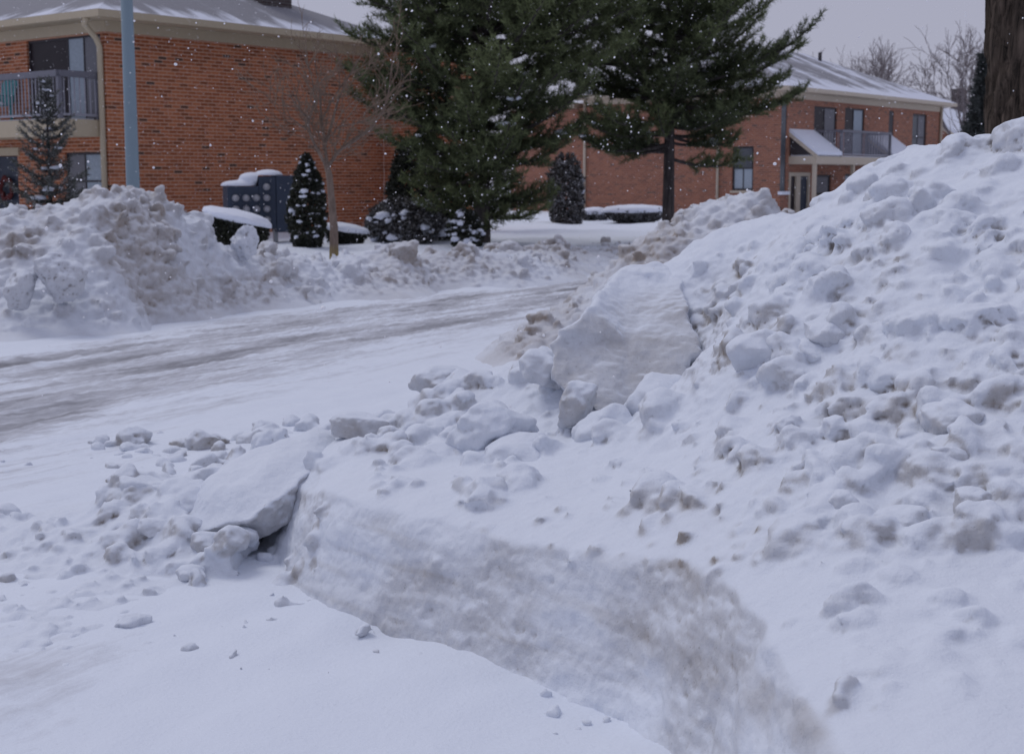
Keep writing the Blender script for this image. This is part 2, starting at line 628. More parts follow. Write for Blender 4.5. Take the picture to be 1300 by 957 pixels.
# ------------------------------------------------------------------ ground and road
FOOT = [ground(*p) for p in ((-420, 520), (-150, 468), (0, 447), (100, 430), (200, 414), (300, 401), (420, 388), (560, 371), (750, 352), (860, 338), (960, 326))]
FOOT2 = [(p.x, p.y) for p in FOOT]
_e = Vector((FOOT2[-1][0] - FOOT2[-2][0], FOOT2[-1][1] - FOOT2[-2][1])).normalized()
FOOT2.append((FOOT2[-1][0] + _e.x * 60, FOOT2[-1][1] + _e.y * 60))
_e = Vector((FOOT2[0][0] - FOOT2[1][0], FOOT2[0][1] - FOOT2[1][1])).normalized()
FOOT2.insert(0, (FOOT2[0][0] + _e.x * 60, FOOT2[0][1] + _e.y * 60))


def lawn(x, y):
    s = polyline_dist(x, y, FOOT2)
    return 0.30 * sstep(0.4, 2.6, s)


def axis(spans):
    out = []
    for a, b, st in spans:
        out.append(np.arange(a, b, st))
    return np.concatenate(out + [np.array([spans[-1][1]])])


def grid_mesh(name, xs, ys, H, attrs=None):
    X, Y = np.meshgrid(xs, ys)
    V = np.stack([X.ravel(), Y.ravel(), H.ravel()], 1)
    i = np.arange(X.size).reshape(X.shape)
    F = np.stack([i[:-1, :-1].ravel(), i[:-1, 1:].ravel(), i[1:, 1:].ravel(), i[1:, :-1].ravel()], 1)
    return np_mesh(name, V, F, attrs)


xs = axis([(-700, -60, 40), (-60, -16, 2), (-16, 20, 0.16), (20, 70, 2), (70, 700, 40)])
ys = axis([(-60, 9, 2.0), (9, 48, 0.16), (48, 110, 2), (110, 900, 40)])
X, Y = np.meshgrid(xs, ys)
P = np.stack([X.ravel(), Y.ravel(), 0 * X.ravel()], 1)
lw = lawn(X, Y)
H = lw + (fbm(P, 0.35, 3, 5) * 0.10 + fbm(P, 1.7, 2, 9) * 0.015).reshape(X.shape) * sstep(0.15, 0.3, lw) - 0.012
me = grid_mesh('snow_ground', xs, ys, H, {'dirt': np.zeros(X.size)})
g = link_mesh('snow_ground', me, M['snow'], None, True)
tago(g, kind='structure')


def road_mat():
    n = NT('snowy_road_surface')
    co = n.coords()
    d = n.attr('wet')          # worn wheel tracks, from the mesh
    st = n.mapping(co, (0.30, 2.6, 1))
    n1 = n.noise(st, 1.6, 6, 0.68, 0.4)
    n2 = n.noise(n.mapping(co, (0.9, 6, 1)), 2.2, 5, 0.7)
    n4 = n.noise(co, 14, 4, 0.65)
    ln = n.attr('lane')
    f = n.math('ADD', n.math('ADD', d, n.math('MULTIPLY', n.math('MULTIPLY', n.math('SUBTRACT', n1, 0.5), 1.5), ln)), n.math('MULTIPLY', n.math('MULTIPLY', n.math('SUBTRACT', n2, 0.5), 0.75), ln))
    f = n.math('ADD', f, n.math('MULTIPLY', n.math('SUBTRACT', n4, 0.5), 0.22))
    packed = n.ramp(f, [(0.16, SNOW_C), (0.40, (0.53, 0.545, 0.60)), (0.66, (0.32, 0.325, 0.36)), (1.0, (0.125, 0.122, 0.132))])
    c = n.mix(0.0, packed, packed)
    rough = n.ramp(f, [(0.3, 0.85), (0.9, 0.45)])
    nr = n.bump(n.math('ADD', n.noise(co, 18, 5, 0.7), n.math('MULTIPLY', n.noise(co, 70, 3), 0.5)), 0.5, 0.012)
    return n.bsdf(c, rough, nr, 0.3)


M['road'] = road_mat()
# the road and the cleared apron in front of it: local x runs along the road
RA = math.atan2(10.9, 6.2)
ro = Vector((-4.0, 14.0, 0.0))
ex = np.array([math.cos(RA), math.sin(RA)]); ey = np.array([-math.sin(RA), math.cos(RA)])
la = axis([(-30, -13, 1.0), (-13, 13, 0.045), (13, 60, 0.5)]); lb = axis([(-12.5, 2.2, 0.045)])
A, B = np.meshgrid(la, lb)
WX = ro.x + ex[0] * A + ey[0] * B; WY = ro.y + ex[1] * A + ey[1] * B
sd = -polyline_dist(WX, WY, FOOT2)                    # metres from the far bank
P = np.stack([A.ravel(), B.ravel(), 0 * A.ravel()], 1)
wob = noise(P, (0.12, 0.12, 1), 3).reshape(A.shape) * 0.35
wet = np.zeros_like(A)
for c, w, k in ((0.9, 0.16, 0.40), (1.5, 0.22, 0.40), (2.3, 0.20, 0.30), (2.9, 0.25, 0.34), (5.2, 0.5, 0.06)):
    wet += k * np.exp(-((sd + wob - c) / w) ** 2) * (0.55 + 1.5 * noise(P, (0.36, 0.25, 1), int(c * 10))).clip(0, 1.6).reshape(A.shape)
wet += 0.30 * sstep(0.1, 0.8, sd) * (1 - sstep(2.5, 5.4, sd))
# bare slushy apron at the lower left of the view
q = ground(20, 850)
wet += 0.20 * np.exp(-(((WX - q.x - 0.05) / 0.55) ** 2 + ((WY - q.y + 0.25) / 0.65) ** 2))
hh = (fbm(P, (0.5, 2.2, 1), 4, 21) * 0.020 + fbm(P, 4.0, 3, 24) * 0.008).reshape(A.shape) - wet * 0.035 + 0.03
hh += (0.022 * np.maximum(0, fbm(P, (3, 8, 1), 3, 77)) + 0.010 * fbm(P, 11, 2, 78)).reshape(A.shape) * sstep(.08, .3, wet)
hh += (0.016 * fbm(P, 1.1, 2, 83) + 0.008 * fbm(P, 3.0, 3, 79) + 0.003 * fbm(P, 12, 2, 80)).reshape(A.shape) * sstep(5.0, 6.5, sd)
lane = 0.34 + 0.66 * sstep(0.1, 0.5, sd) * (1 - sstep(2.8, 4.4, sd)) + 1.5 * sstep(.03, .25, wet) * sstep(6.5, 7.5, sd)
me = grid_mesh('road', la, lb, hh, {'wet': wet.ravel(), 'lane': lane.ravel()})
rd = link_mesh('road', me, M['road'], None, True, ro)
rd.rotation_euler = (0, 0, RA)
tago(rd, kind='structure')

# ------------------------------------------------------------------ main pile (near right)
_w = [ground(*p) for p in ((322, 700), (352, 745), (400, 775), (510, 815), (640, 863))]
WALL = [(_w[0].x + 0.10, _w[0].y + 1.6), (_w[0].x - 0.02, _w[0].y + 0.45)] + [(p.x, p.y) for p in _w] + [(0.33, 4.13), (0.44, 3.7), (0.50, 3.1), (0.54, 1.6)]
ctl = []


def col(px, rows):
    u = (px - CX) / FPX
    for Yd, z in rows: ctl.append((u * Yd, Yd, z))


for (px, py, Yd) in ((1300, 186, 6.3), (1230, 211, 6.4), (1160, 222, 6.5), (1100, 247, 6.7), (1030, 282, 6.9), (950, 304, 7.0), (880, 326, 7.1),
                     (790, 405, 6.9), (700, 458, 6.9), (640, 466, 7.0), (560, 496, 6.9), (480, 545, 6.8), (410, 556, 6.7), (330, 590, 6.7), (250, 612, 6.6), (170, 632, 6.6)):
    p = at(px, py, Yd); ctl.append((p.x, p.y, p.z))
col(1300, ((2.2, .44), (3.0, .5), (3.7, .63), (4.3, .92), (5.0, 1.27), (5.7, 1.6)))
col(1100, ((3.0, .48), (3.7, .58), (4.4, .8), (5.2, 1.12), (6.0, 1.42)))
col(950, ((3.2, .47), (3.9, .55), (4.6, .7), (5.4, .93), (6.2, 1.19)))
col(800, ((3.6, .44), (4.4, .49), (5.2, .54), (5.9, .62), (6.4, .84)))
col(650, ((4.4, .42), (5.2, .47), (5.8, .5), (6.4, .6)))
col(500, ((4.9, .42), (5.8, .43), (6.4, .46)))
col(400, ((5.4, .40), (5.7, .41), (6.2, .42)))
for p in ((872, 468, 6.42), (850, 512, 6.30), (884, 430, 6.54), (888, 400, 6.66), (820, 535, 6.2)):
    ctl.append(tuple(at(*p)))
col(300, ((5.9, .10), (6.3, .20)))
col(200, ((6.0, .07), (6.4, .19), (7.1, .10)))
col(100, ((6.0, .03), (6.5, .07), (7.0, .04)))
col(0, ((6.2, .015), (6.8, .02)))
ctl += [(3.5, 6.2, 2.0), (3.5, 4.2, 1.0), (4.6, 6.6, 1.8), (3.0, 2.6, .55), (4.6, 4.0, 1.0), (1.5, 2.0, .42), (4.6, 9.2, .2), (3.2, 9.4, .1), (2.4, 8.2, .9), (1.9, 9.2, .05),
        (1.2, 8.6, .45), (.5, 8.2, .25), (0.0, 8.0, .1), (-.6, 7.7, .02), (-1.3, 7.4, .0), (1.2, 9.6, 0.0), (0, 9, -.05), (-2.2, 7.6, -.02), (-2.6, 5.8, -.03), (-1.8, 5.6, -.02), (-3, 7, -.03)]
f_pile = TPS(ctl, 2e-3)


def pile_h(x, y):
    h = f_pile(x, y)
    p = np.stack([np.ravel(x), np.ravel(y), np.zeros(np.size(x))], 1)
    h = h + (fbm(p, 1.5, 3, 43) * 0.07).reshape(np.shape(x)) * sstep(.55, .9, h)
    wv = (noise(p, 2.1, 40) * 0.015 + noise(p, 6.5, 41) * 0.016).reshape(np.shape(x))
    s = -polyline_dist(x, y, WALL) * -1 + wv
    # the plow-cut wall: steep foot, rounded shoulder
    prof = 0.90 * sstep(-0.01, 0.19, s) + 0.14 * sstep(0.08, 0.45, s)
    tail = np.where(h < 0.2, 1.0, prof) if False else prof
    rz = np.exp(-(((np.asarray(x) + 1.75) / 1.05) ** 2 + ((np.asarray(y) - 6.2) / 0.62) ** 2) * 1.2)
    rub = ((fbm(p, 4.0, 3, 47) * 0.045 + np.abs(fbm(p, 9.0, 3, 48)) * 0.035).reshape(np.shape(x)) + 0.085) * rz - 0.006
    rz2 = np.exp(-(((np.asarray(x) + 1.72) / 0.42) ** 2 + ((np.asarray(y) - 5.15) / 0.45) ** 2))
    rub = rub + (fbm(p, 5.5, 3, 147) * 0.024 + np.abs(fbm(p, 12.0, 3, 148)) * 0.022 + 0.03).reshape(np.shape(x)) * rz2
    h = np.where((np.asarray(y) < 5.7) & (np.asarray(x) < -1.05), np.minimum(h, 0.0), h)
    loose = np.where((np.asarray(x) < WALL[1][0] + 0.02) & (np.asarray(y) > 4.3), np.clip(h, -0.3, 0.26) + rub, -0.15)
    return np.where(s > 0.0, np.maximum(h * tail, loose), np.maximum(loose, -0.15))


STEP = 0.022
xs = np.arange(-3.2, 4.6, STEP); ys = np.arange(2.0, 9.6, STEP)
X, Y = np.meshgrid(xs, ys)
Hm = pile_h(X, Y)
solid = [height_solid(xs, ys, Hm, -0.3)]
rg = np.random.default_rng(11)
LUMPS = []           # centre, radius, grime


def add_lump(x, y, r, lift=0.25, dirt=None, flat=1.0, rough=0.12, planes=9):
    z = max(0.015, float(f_fast(x, y)))
    sub = 4 if r > 0.1 else 3 if r > 0.045 else 2
    V, F = lump(int(rg.integers(1e6)), sub, int(rg.integers(5, 11)), rg.uniform(.10, .30), rg.uniform(.45, .65))
    s = np.array([rg.uniform(.8, 1.3), rg.uniform(.8, 1.2), rg.uniform(.6, .95) * flat]) * r
    V = (V * s) @ rand_rot(rg).T
    c = np.array([x, y, z + r * lift])
    solid.append((V + c, F))
    LUMPS.append((c, r, rg.uniform(0, 1) if dirt is None else dirt))


def lumps(n, region, rlo, rhi, lift=(0.0, 0.5), dirt=None, power=2.0):
    k = 0
    while k < n:
        px, py = rg.uniform(region[0], region[2]), rg.uniform(region[1], region[3])
        # march the sight line to the pile surface
        u, v = (px - CX) / FPX, (py - CY) / FPX
        t = np.linspace(3, 9.5, 260)
        Yd = t; s = Yd / (CT - v * ST); Xd = u * s; Zd = CAMH + (-v * CT - ST) * s
        hit = np.nonzero(Zd < np.maximum(0.02, f_fast(Xd, Yd)))[0]
        k += 1
        if not len(hit): continue
        i = hit[0]
        r = rlo * (rhi / rlo) ** (rg.random() ** power)
        add_lump(Xd[i], Yd[i], r, rg.uniform(*lift), dirt)


def f_fast(x, y):
    ix = np.clip(((np.asarray(x) - xs[0]) / STEP).astype(int), 0, len(xs) - 1)
    iy = np.clip(((np.asarray(y) - ys[0]) / STEP).astype(int), 0, len(ys) - 1)
    return Hm[iy, ix]


lumps(250, (880, 330, 1330, 700), .02, .085, (-.45, .30))
lumps(420, (860, 330, 1330, 720), .013, .035, (-.2, .55))
lumps(40, (1000, 420, 1330, 700), .05, .10, (-.5, .1), None, 1.2)
lumps(90, (980, 480, 1330, 700), .03, .075, (-.2, .4), None, 1.5)
lumps(45, (1020, 240, 1330, 420), .04, .12, (-.45, .2), 0.2)
lumps(40, (880, 310, 1030, 420), .03, .08, (-.5, .0), 0.2)
lumps(55, (1020, 170, 1330, 330), .05, .13, (-.4, .12), 0.15)
lumps(60, (1000, 170, 1330, 420), .02, .06, (-.3, .3), 0.2)
lumps(70, (470, 450, 720, 600), .03, .09, (-.3, .4), None, 1.6)
lumps(60, (560, 520, 900, 650), .03, .10, (-.5, .15), 0.15)
lumps(90, (470, 480, 900, 650), .013, .035, (-.2, .5), 0.3)
lumps(45, (400, 480, 620, 580), .03, .08, (-.2, .4), 0.75, 1.3)
for k in range(85):                                  # crumbs broken off along the shoulder of the cut
    i = int(rg.integers(2, len(WALL) - 2)); t = rg.random()
    ax, ay = WALL[i]; bx_, by_ = WALL[i + 1]
    dx, dy = bx_ - ax, by_ - ay; L_ = math.hypot(dx, dy); o_ = rg.uniform(.10, .42)
    add_lump(ax + dx * t - dy / L_ * o_, ay + dy * t + dx / L_ * o_, .014 + .03 * rg.random() ** 2.5, rg.uniform(-.5, .3), rg.uniform(.1, .6))
for k in range(90):                                   # fallen crumbs along its foot
    i = int(rg.integers(1, len(WALL) - 2)); t = rg.random()
    ax, ay = WALL[i]; bx_, by_ = WALL[i + 1]
    dx, dy = bx_ - ax, by_ - ay; L_ = math.hypot(dx, dy); o_ = -.02 - .25 * rg.random() ** 2
    add_lump(ax + dx * t - dy / L_ * o_, ay + dy * t + dx / L_ * o_, .010 + .022 * rg.random() ** 2.5, rg.uniform(-.1, .4), rg.uniform(.1, .6))
lumps(90, (120, 560, 330, 700), .05, .11, (-.6, .1), None, 1.3)
lumps(50, (300, 530, 580, 600), .05, .11, (-.6, .1), .4, 1.2)
lumps(80, (0, 640, 420, 860), .012, .03, (-.2, .4), .2, 1.5)
lumps(130, (0, 670, 190, 830), .012, .035, (-.4, .4), .2, 1.6)
lumps(170, (0, 550, 420, 770), .013, .05, (-.3, .5), None, 1.8)
lumps(110, (110, 560, 340, 720), .025, .085, (-.4, .4), None, 1.4)
lumps(60, (1040, 690, 1330, 900), .03, .08, (-.7, -.2), .15, 1.2)
lumps(40, (760, 640, 1300, 740), .02, .06, (-.7, -.2), .1, 1.3)
lumps(120, (-10, 600, 170, 780), .012, .04, (-.3, .5), .3, 1.6)
V, F = join_np(solid)
V, F = voxel(V, F, 0.0105)
V, F = crop(V, F, V[:, 2] > -0.07)
N = normals(V, F)
V = relax(V, F, 2, 0.5)
up = sstep(0.35, 0.9, N[:, 2])
V = relax(V, F, 3, 0.5 * up)                     # fresh snow softens what faces up
N = normals(V, F)
sw = polyline_dist(V[:, 0], V[:, 1], WALL)
wallm = sstep(-.25, -.02, sw) * (1 - sstep(.30, .55, sw)) * (1 - sstep(.55, .85, N[:, 2])) * (V[:, 1] < 6.4)
rough_z = sstep(0.50, 0.62, V[:, 2]) * sstep(3.55, 4.1, V[:, 1])
rn = sstep(-.15, .45, fbm(V, 1.1, 3, 60))
wd1, wd2, wid = worley(V + 0.25 * np.stack([noise(V, 5, 71), noise(V, 5, 72), noise(V, 5, 73)], 1) * 0.2, 8.5, 3)
lumpy = np.clip(0.55 - wd1, -0.25, 0.6)
steep = 1 - sstep(0.45, 0.9, N[:, 2])
disp = lumpy * 0.024 * rough_z * (0.2 + 0.8 * rn)
disp += fbm(V, 9, 3, 61) * (0.006 + 0.007 * rough_z)
disp -= np.abs(fbm(V, 15, 3, 65)) * 0.014 * rough_z * rn
disp += (1 - 0.55 * wallm) * fbm(V, 40, 3, 62) * (0.0020 + 0.0050 * steep + 0.002 * rough_z * rn)
sc = np.stack([V[:, 0] * .62 - V[:, 1] * .78, V[:, 0] * .78 + V[:, 1] * .62, V[:, 2]], 1)   # along, across, up the cut wall
disp += wallm * (fbm(sc, (2.2, 5, 7), 4, 63) * 0.016 + np.minimum(0, fbm(V, 7, 2, 64) + 0.35) * 0.022 + np.minimum(0, noise(sc + 0.3 * noise(V, 2.0, 68)[:, None], (1.5, 3, 6), 67) + .2) * 0.02 + fbm(V, 60, 2, 66) * 0.0022)
V = V + N * disp[:, None]
V = relax(V, F, 2, 0.6 * up)
N = normals(V, F)
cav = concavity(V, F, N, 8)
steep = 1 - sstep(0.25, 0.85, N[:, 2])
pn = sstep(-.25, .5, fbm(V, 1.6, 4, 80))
dirt = 0.03 + 0.36 * steep * (0.25 + 0.75 * pn) + 0.35 * sstep(0.001, 0.008, cav) * (0.2 + 0.8 * pn)  # grime on steep faces; the hollow term also paints in crevice shade
crevice_shade = (1 - 0.65 * wallm) * sstep(.0018, .0075, cav) * sstep(-.1, .5, fbm(V, 2.3, 3, 85)) * (1 - sstep(.6, .97, N[:, 2]))  # painted shade: patchy darkening where the surface is hollow
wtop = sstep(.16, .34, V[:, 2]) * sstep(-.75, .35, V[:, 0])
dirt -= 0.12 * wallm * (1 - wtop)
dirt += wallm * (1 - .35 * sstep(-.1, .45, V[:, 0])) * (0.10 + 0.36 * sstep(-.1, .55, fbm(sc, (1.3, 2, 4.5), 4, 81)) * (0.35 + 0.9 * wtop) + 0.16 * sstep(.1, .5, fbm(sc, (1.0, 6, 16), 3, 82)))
lm = np.zeros(len(V))
for c, r, dd in LUMPS:
    b = np.nonzero((np.abs(V[:, 0] - c[0]) < r * 1.5) & (np.abs(V[:, 1] - c[1]) < r * 1.5))[0]
    d = np.linalg.norm(V[b] - c, axis=1)
    lm[b] = np.maximum(lm[b], dd * (1 - sstep(r * .9, r * 1.45, d)))
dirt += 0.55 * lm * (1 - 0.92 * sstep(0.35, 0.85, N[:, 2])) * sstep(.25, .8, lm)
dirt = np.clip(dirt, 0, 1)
me = np_mesh('snow_pile', V, F, {'dirt': dirt, 'crevice_shade': crevice_shade})
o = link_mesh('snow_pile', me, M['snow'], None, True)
tago(o, 'large white plowed snow pile filling the right foreground with steep cut front wall', 'snow pile')

# ------------------------------------------------------------------ single blocks on the pile


def finish_block(name, V, F, vox, label, dirt_fn=None, amp=0.006, mat='snow', group=None, cat='snow block', top_soft=4, base=0.1):
    V, F = voxel(V, F, vox)
    N = normals(V, F)
    V = relax(V, F, 1, 0.5)
    N = normals(V, F)
    upm = sstep(0.3, 0.85, N[:, 2])
    V = relax(V, F, top_soft, 0.6 * upm)
    N = normals(V, F)
    V = V + N * ((fbm(V, 7, 3, 90) * amp * 1.5 + fbm(V, 30, 3, 91) * amp * 0.5) * (1 - 0.55 * upm))[:, None]
    N = normals(V, F)
    cav = concavity(V, F, N, 6)
    st = 1 - sstep(0.2, 0.8, N[:, 2])
    dirt = base + (0.5 * st) * (0.5 + 0.5 * sstep(-.4, .5, fbm(V, 3, 3, 93))) + 0.3 * sstep(.001, .006, cav)  # grime on steep sides, plus shade painted into hollows
    if dirt_fn is not None: dirt = dirt_fn(V, N, dirt)
    c = V.mean(0); c[2] = V[:, 2].min()
    me = np_mesh(name, V - c, F, {'dirt': np.clip(dirt, 0, 1), 'crevice_shade': 0.8 * sstep(.002, .007, cav) * (1 - sstep(.5, .95, N[:, 2]))})  # block hollows darkened by colour as crevice shade
    o = link_mesh(name, me, M[mat], None, True, Vector(c))
    tago(o, label, cat, group)
    return o


def poly_solid(pts, vec, taper=0.95):
    """triangulated prism from a 3D outline"""
    pts = np.array([tuple(p) for p in pts]); k = len(pts)
    vec = np.array(vec)
    c = pts.mean(0)
    back = c + (pts - c) * taper + vec
    V = np.concatenate([pts, back, [c], [c + vec]])
    F = []
    for i in range(k):
        j = (i + 1) % k
        F += [(2 * k, i, j), (2 * k + 1, k + j, k + i), (i, k + i, j), (j, k + i, k + j)]
    F = np.array(F)
    # outward check
    d = V - V.mean(0)
    fn = np.cross(V[F[:, 1]] - V[F[:, 0]], V[F[:, 2]] - V[F[:, 0]])
    if (fn * d[F].mean(1)).sum() < 0: F = F[:, ::-1]
    return V, F


# the upturned plate
pl = [at(*p) for p in ((702, 436, 6.28), (728, 415, 6.33), (752, 390, 6.46), (768, 362, 6.74), (788, 342, 6.95), (818, 336, 7.02), (852, 338, 7.0), (874, 386, 6.62), (884, 428, 6.40), (874, 462, 6.28), (850, 505, 6.16), (822, 520, 6.10), (800, 540, 6.04), (768, 528, 6.02), (738, 508, 6.06), (708, 496, 6.12))]


def plate_dirt(V, N, d):
    face = sstep(0.2, 0.6, -N[:, 1])
    zt = V[:, 2] - (0.97 + 0.25 * (V[:, 0] - .45) + 0.05 * noise(V, 4, 95))
    body = 1 - sstep(0.02, 0.10, zt)
    return 0.05 + 0.50 * face * body * (0.85 + 0.4 * fbm(V, (3, 3, 9), 3, 96)) + 0.25 * (1 - face) * (1 - sstep(.2, .7, N[:, 2]))


Vp, Fp = poly_solid(pl, (0.02, 0.24, -0.05), 0.97)
Vp, Fp = voxel(Vp, Fp, 0.011)
Fp = np.concatenate([Fp[:, [0, 1, 2]], Fp[:, [0, 2, 3]]])
pc = np.array([tuple(p) for p in pl]).mean(0)
rel = Vp - pc; rl = np.linalg.norm(rel, axis=1)[:, None]
Vp = Vp - np.abs(fbm(Vp, (2.5, 2.5, 14), 3, 50))[:, None] * np.array([0, -.005, 0]) + rel / rl * (fbm(Vp, 5.5, 4, 46)[:, None] * 0.055 * sstep(.12, .30, rl)) + fbm(Vp, 3, 3, 49)[:, None] * np.array([0, .022, 0])
Vp2, Fp2 = lump(501, 4, 8, 0.08)
cap = np.array(tuple(at(818, 350, 7.0)))
finish_block('snow_slab', *join_np([(Vp, Fp), (Vp2 * np.array([.20, .14, .07]) + cap - np.array([0, 0, .04]), Fp2)]), 0.009,
             'broad flat grey brown slab standing upright in the middle of the pile', plate_dirt, 0.011)
# the overhanging crust at the left end
cr = [at(*p) for p in ((222, 640, 6.22), (262, 606, 6.50), (310, 585, 6.62), (368, 562, 6.70), (430, 542, 6.78), (462, 560, 6.55), (425, 590, 6.25), (388, 602, 6.12), (362, 628, 5.98), (340, 642, 5.90), (318, 655, 5.88), (285, 662, 5.90), (252, 676, 5.92), (236, 668, 6.0))]
Vc, Fc = poly_solid(cr, (0.05, 0.10, -0.12), 0.93)
Vc, Fc = voxel(Vc, Fc, 0.010)
crp = np.array([tuple(p) for p in cr]); cc0 = crp.mean(0)
_, _, vt_ = np.linalg.svd(crp - cc0)
nrm_ = vt_[2] * (1 if vt_[2][2] > 0 else -1)
c2 = (crp - cc0) @ vt_[:2].T; v2 = (Vc - cc0) @ vt_[:2].T
dedge = np.abs(polyline_dist(v2[:, 0], v2[:, 1], [tuple(q) for q in np.vstack([c2, c2[:1]])]))
topm = sstep(-.06, -.01, (Vc - cc0) @ nrm_)
Vc = Vc + nrm_ * (topm * (0.085 * sstep(0, .20, dedge) + 0.015 * fbm(Vc, 5, 2, 44)))[:, None] + (fbm(Vc, 9, 3, 45) * 0.02 * (1 - sstep(.02, .08, dedge)))[:, None] * np.array([.5, -.8, 0])
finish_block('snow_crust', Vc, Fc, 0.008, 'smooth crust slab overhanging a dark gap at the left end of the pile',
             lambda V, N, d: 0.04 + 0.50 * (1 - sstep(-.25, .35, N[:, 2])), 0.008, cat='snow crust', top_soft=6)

BLK = [  # px, py, distance, half sizes, seed, planes, grime, label
    (625, 545, 6.0, (.16, .14, .10), 601, 8, .08, 'rounded white block left below the upright slab'),
    (668, 580, 5.75, (.15, .13, .085), 602, 7, .06, 'broad pale block lowest left of the upright slab'),
    (690, 470, 6.35, (.11, .10, .09), 603, 8, .3, 'block wedged at the left edge of the upright slab'),
    (732, 514, 5.96, (.095, .08, .085), 604, 7, .65, 'small dirty brown block under the lower left corner of the slab'),
    (768, 548, 5.78, (.12, .10, .095), 605, 7, .05, 'clean white angular block just below the slab tip'),
    (842, 522, 5.92, (.17, .14, .13), 606, 8, .12, 'white block tucked under the right foot of the slab'),
    (852, 580, 5.62, (.12, .10, .055), 607, 7, .15, 'flat tilted block with a dark gap beneath it'),
    (805, 595, 5.50, (.14, .12, .06), 608, 7, .07, 'low white block in front of the dark gap'),
    (975, 458, 5.62, (.13, .11, .085), 609, 10, .2, 'left of two plump snow covered lumps on the slope'),
    (1025, 446, 5.66, (.075, .08, .065), 610, 9, .2, 'smaller right partner of two plump lumps on the slope'),
    (1062, 424, 5.6, (.10, .08, .06), 611, 8, .35, 'flattish lump above the two plump lumps'),
    (1150, 676, 4.02, (.085, .07, .058), 612, 9, .5, 'large squarish grey block at the foot of the right slope'),
    (1213, 542, 4.75, (.085, .08, .062), 613, 9, .55, 'dirty rounded boulder higher of two at the right edge'),
    (1203, 590, 4.45, (.072, .06, .05), 614, 9, .6, 'brown stained boulder lower of two at the right edge'),
    (1232, 652, 4.12, (.068, .06, .06), 615, 9, .7, 'crumbly brown block near the right edge at the slope foot'),
    (1072, 652, 4.15, (.045, .04, .05), 616, 9, .25, 'egg shaped pale lump left of the squarish grey block'),
    (1268, 252, 6.0, (.16, .16, .17), 617, 9, .08, 'tall white block near the crest below the tree trunk'),
    (1072, 270, 6.6, (.13, .12, .09), 618, 9, .1, 'rounded crest block below the far porch'),
    (1140, 222, 6.5, (.085, .09, .10), 619, 8, .35, 'grey pointed crest block in front of the far balcony'),
    (1280, 186, 6.35, (.13, .12, .08), 620, 9, .08, 'topmost crest block at the foot of the big trunk'),
    (186, 625, 6.28, (.13, .11, .09), 621, 9, .15, 'rounded lump on the ground left of the crust slab'),
    (268, 690, 5.85, (.08, .06, .06), 622, 8, .45, 'dirty wedge shaped chunk below the crust slab'),
    (205, 668, 5.98, (.085, .075, .055), 623, 8, .3, 'pale chunk leaning under the left tip of the crust'),
    (398, 566, 6.05, (.065, .05, .05), 624, 7, .5, 'notched brown chunk at the right end of the crust slab'),
    (240, 736, 5.55, (.065, .05, .045), 625, 9, .3, 'low chunk on flat snow in front of the crust'),
    (165, 795, 5.05, (.075, .05, .035), 626, 9, .25, 'lone low chunk nearest the slushy apron'),
    (455, 538, 6.45, (.15, .07, .06), 627, 9, .6, 'long brown edged chunk on the pile rim by the road'),
    (560, 490, 6.6, (.14, .10, .07), 628, 9, .6, 'brown edged block at the pile rim below the road tracks'),
]
for px, py, Yd, s, seed, npl, dd, label in BLK:
    c = at(px, py, Yd)
    if seed not in (601, 602, 603, 604, 605, 606, 607, 608, 617, 618, 619, 620, 622, 623):         # seat the block on the pile where the sight line meets it
        d_ = at(px, py, 1.0) - Vector((0, 0, CAMH))
        tt_ = np.linspace(3, 9, 600)
        hit = np.nonzero(CAMH + d_.z * tt_ < np.maximum(0.02, f_fast(d_.x * tt_, tt_)))[0]
        if len(hit): c = Vector((0, 0, CAMH)) + d_ * float(tt_[hit[0]]) + Vector((0, .15 * s[1], .12 * s[2]))
    V, F = lump(seed, 5, max(6, npl - 2), 0.16, 0.5)
    rr = np.random.default_rng(seed)
    a = rr.uniform(-.5, .5); ca, sa = math.cos(a), math.sin(a)
    t = rr.uniform(-.3, .3); Rx = np.array([[1, 0, 0], [0, math.cos(t), -math.sin(t)], [0, math.sin(t), math.cos(t)]])
    V = (V * np.array(s) * 1.08) @ Rx.T @ np.array([[ca, sa, 0], [-sa, ca, 0], [0, 0, 1]])
    V = V + np.array(tuple(c))
    finish_block('snow_block', V, F, max(0.0045, min(s) * 0.09), label,
                 lambda V, N, d, dd=dd: 0.04 + .8 * dd * (1 - sstep(.25, .9, N[:, 2])) * (0.75 + 0.5 * fbm(V, 9, 2, 97)) + 0.3 * d * (1 - sstep(.1, .7, N[:, 2])), 0.006)

# ------------------------------------------------------------------ plowed banks further off


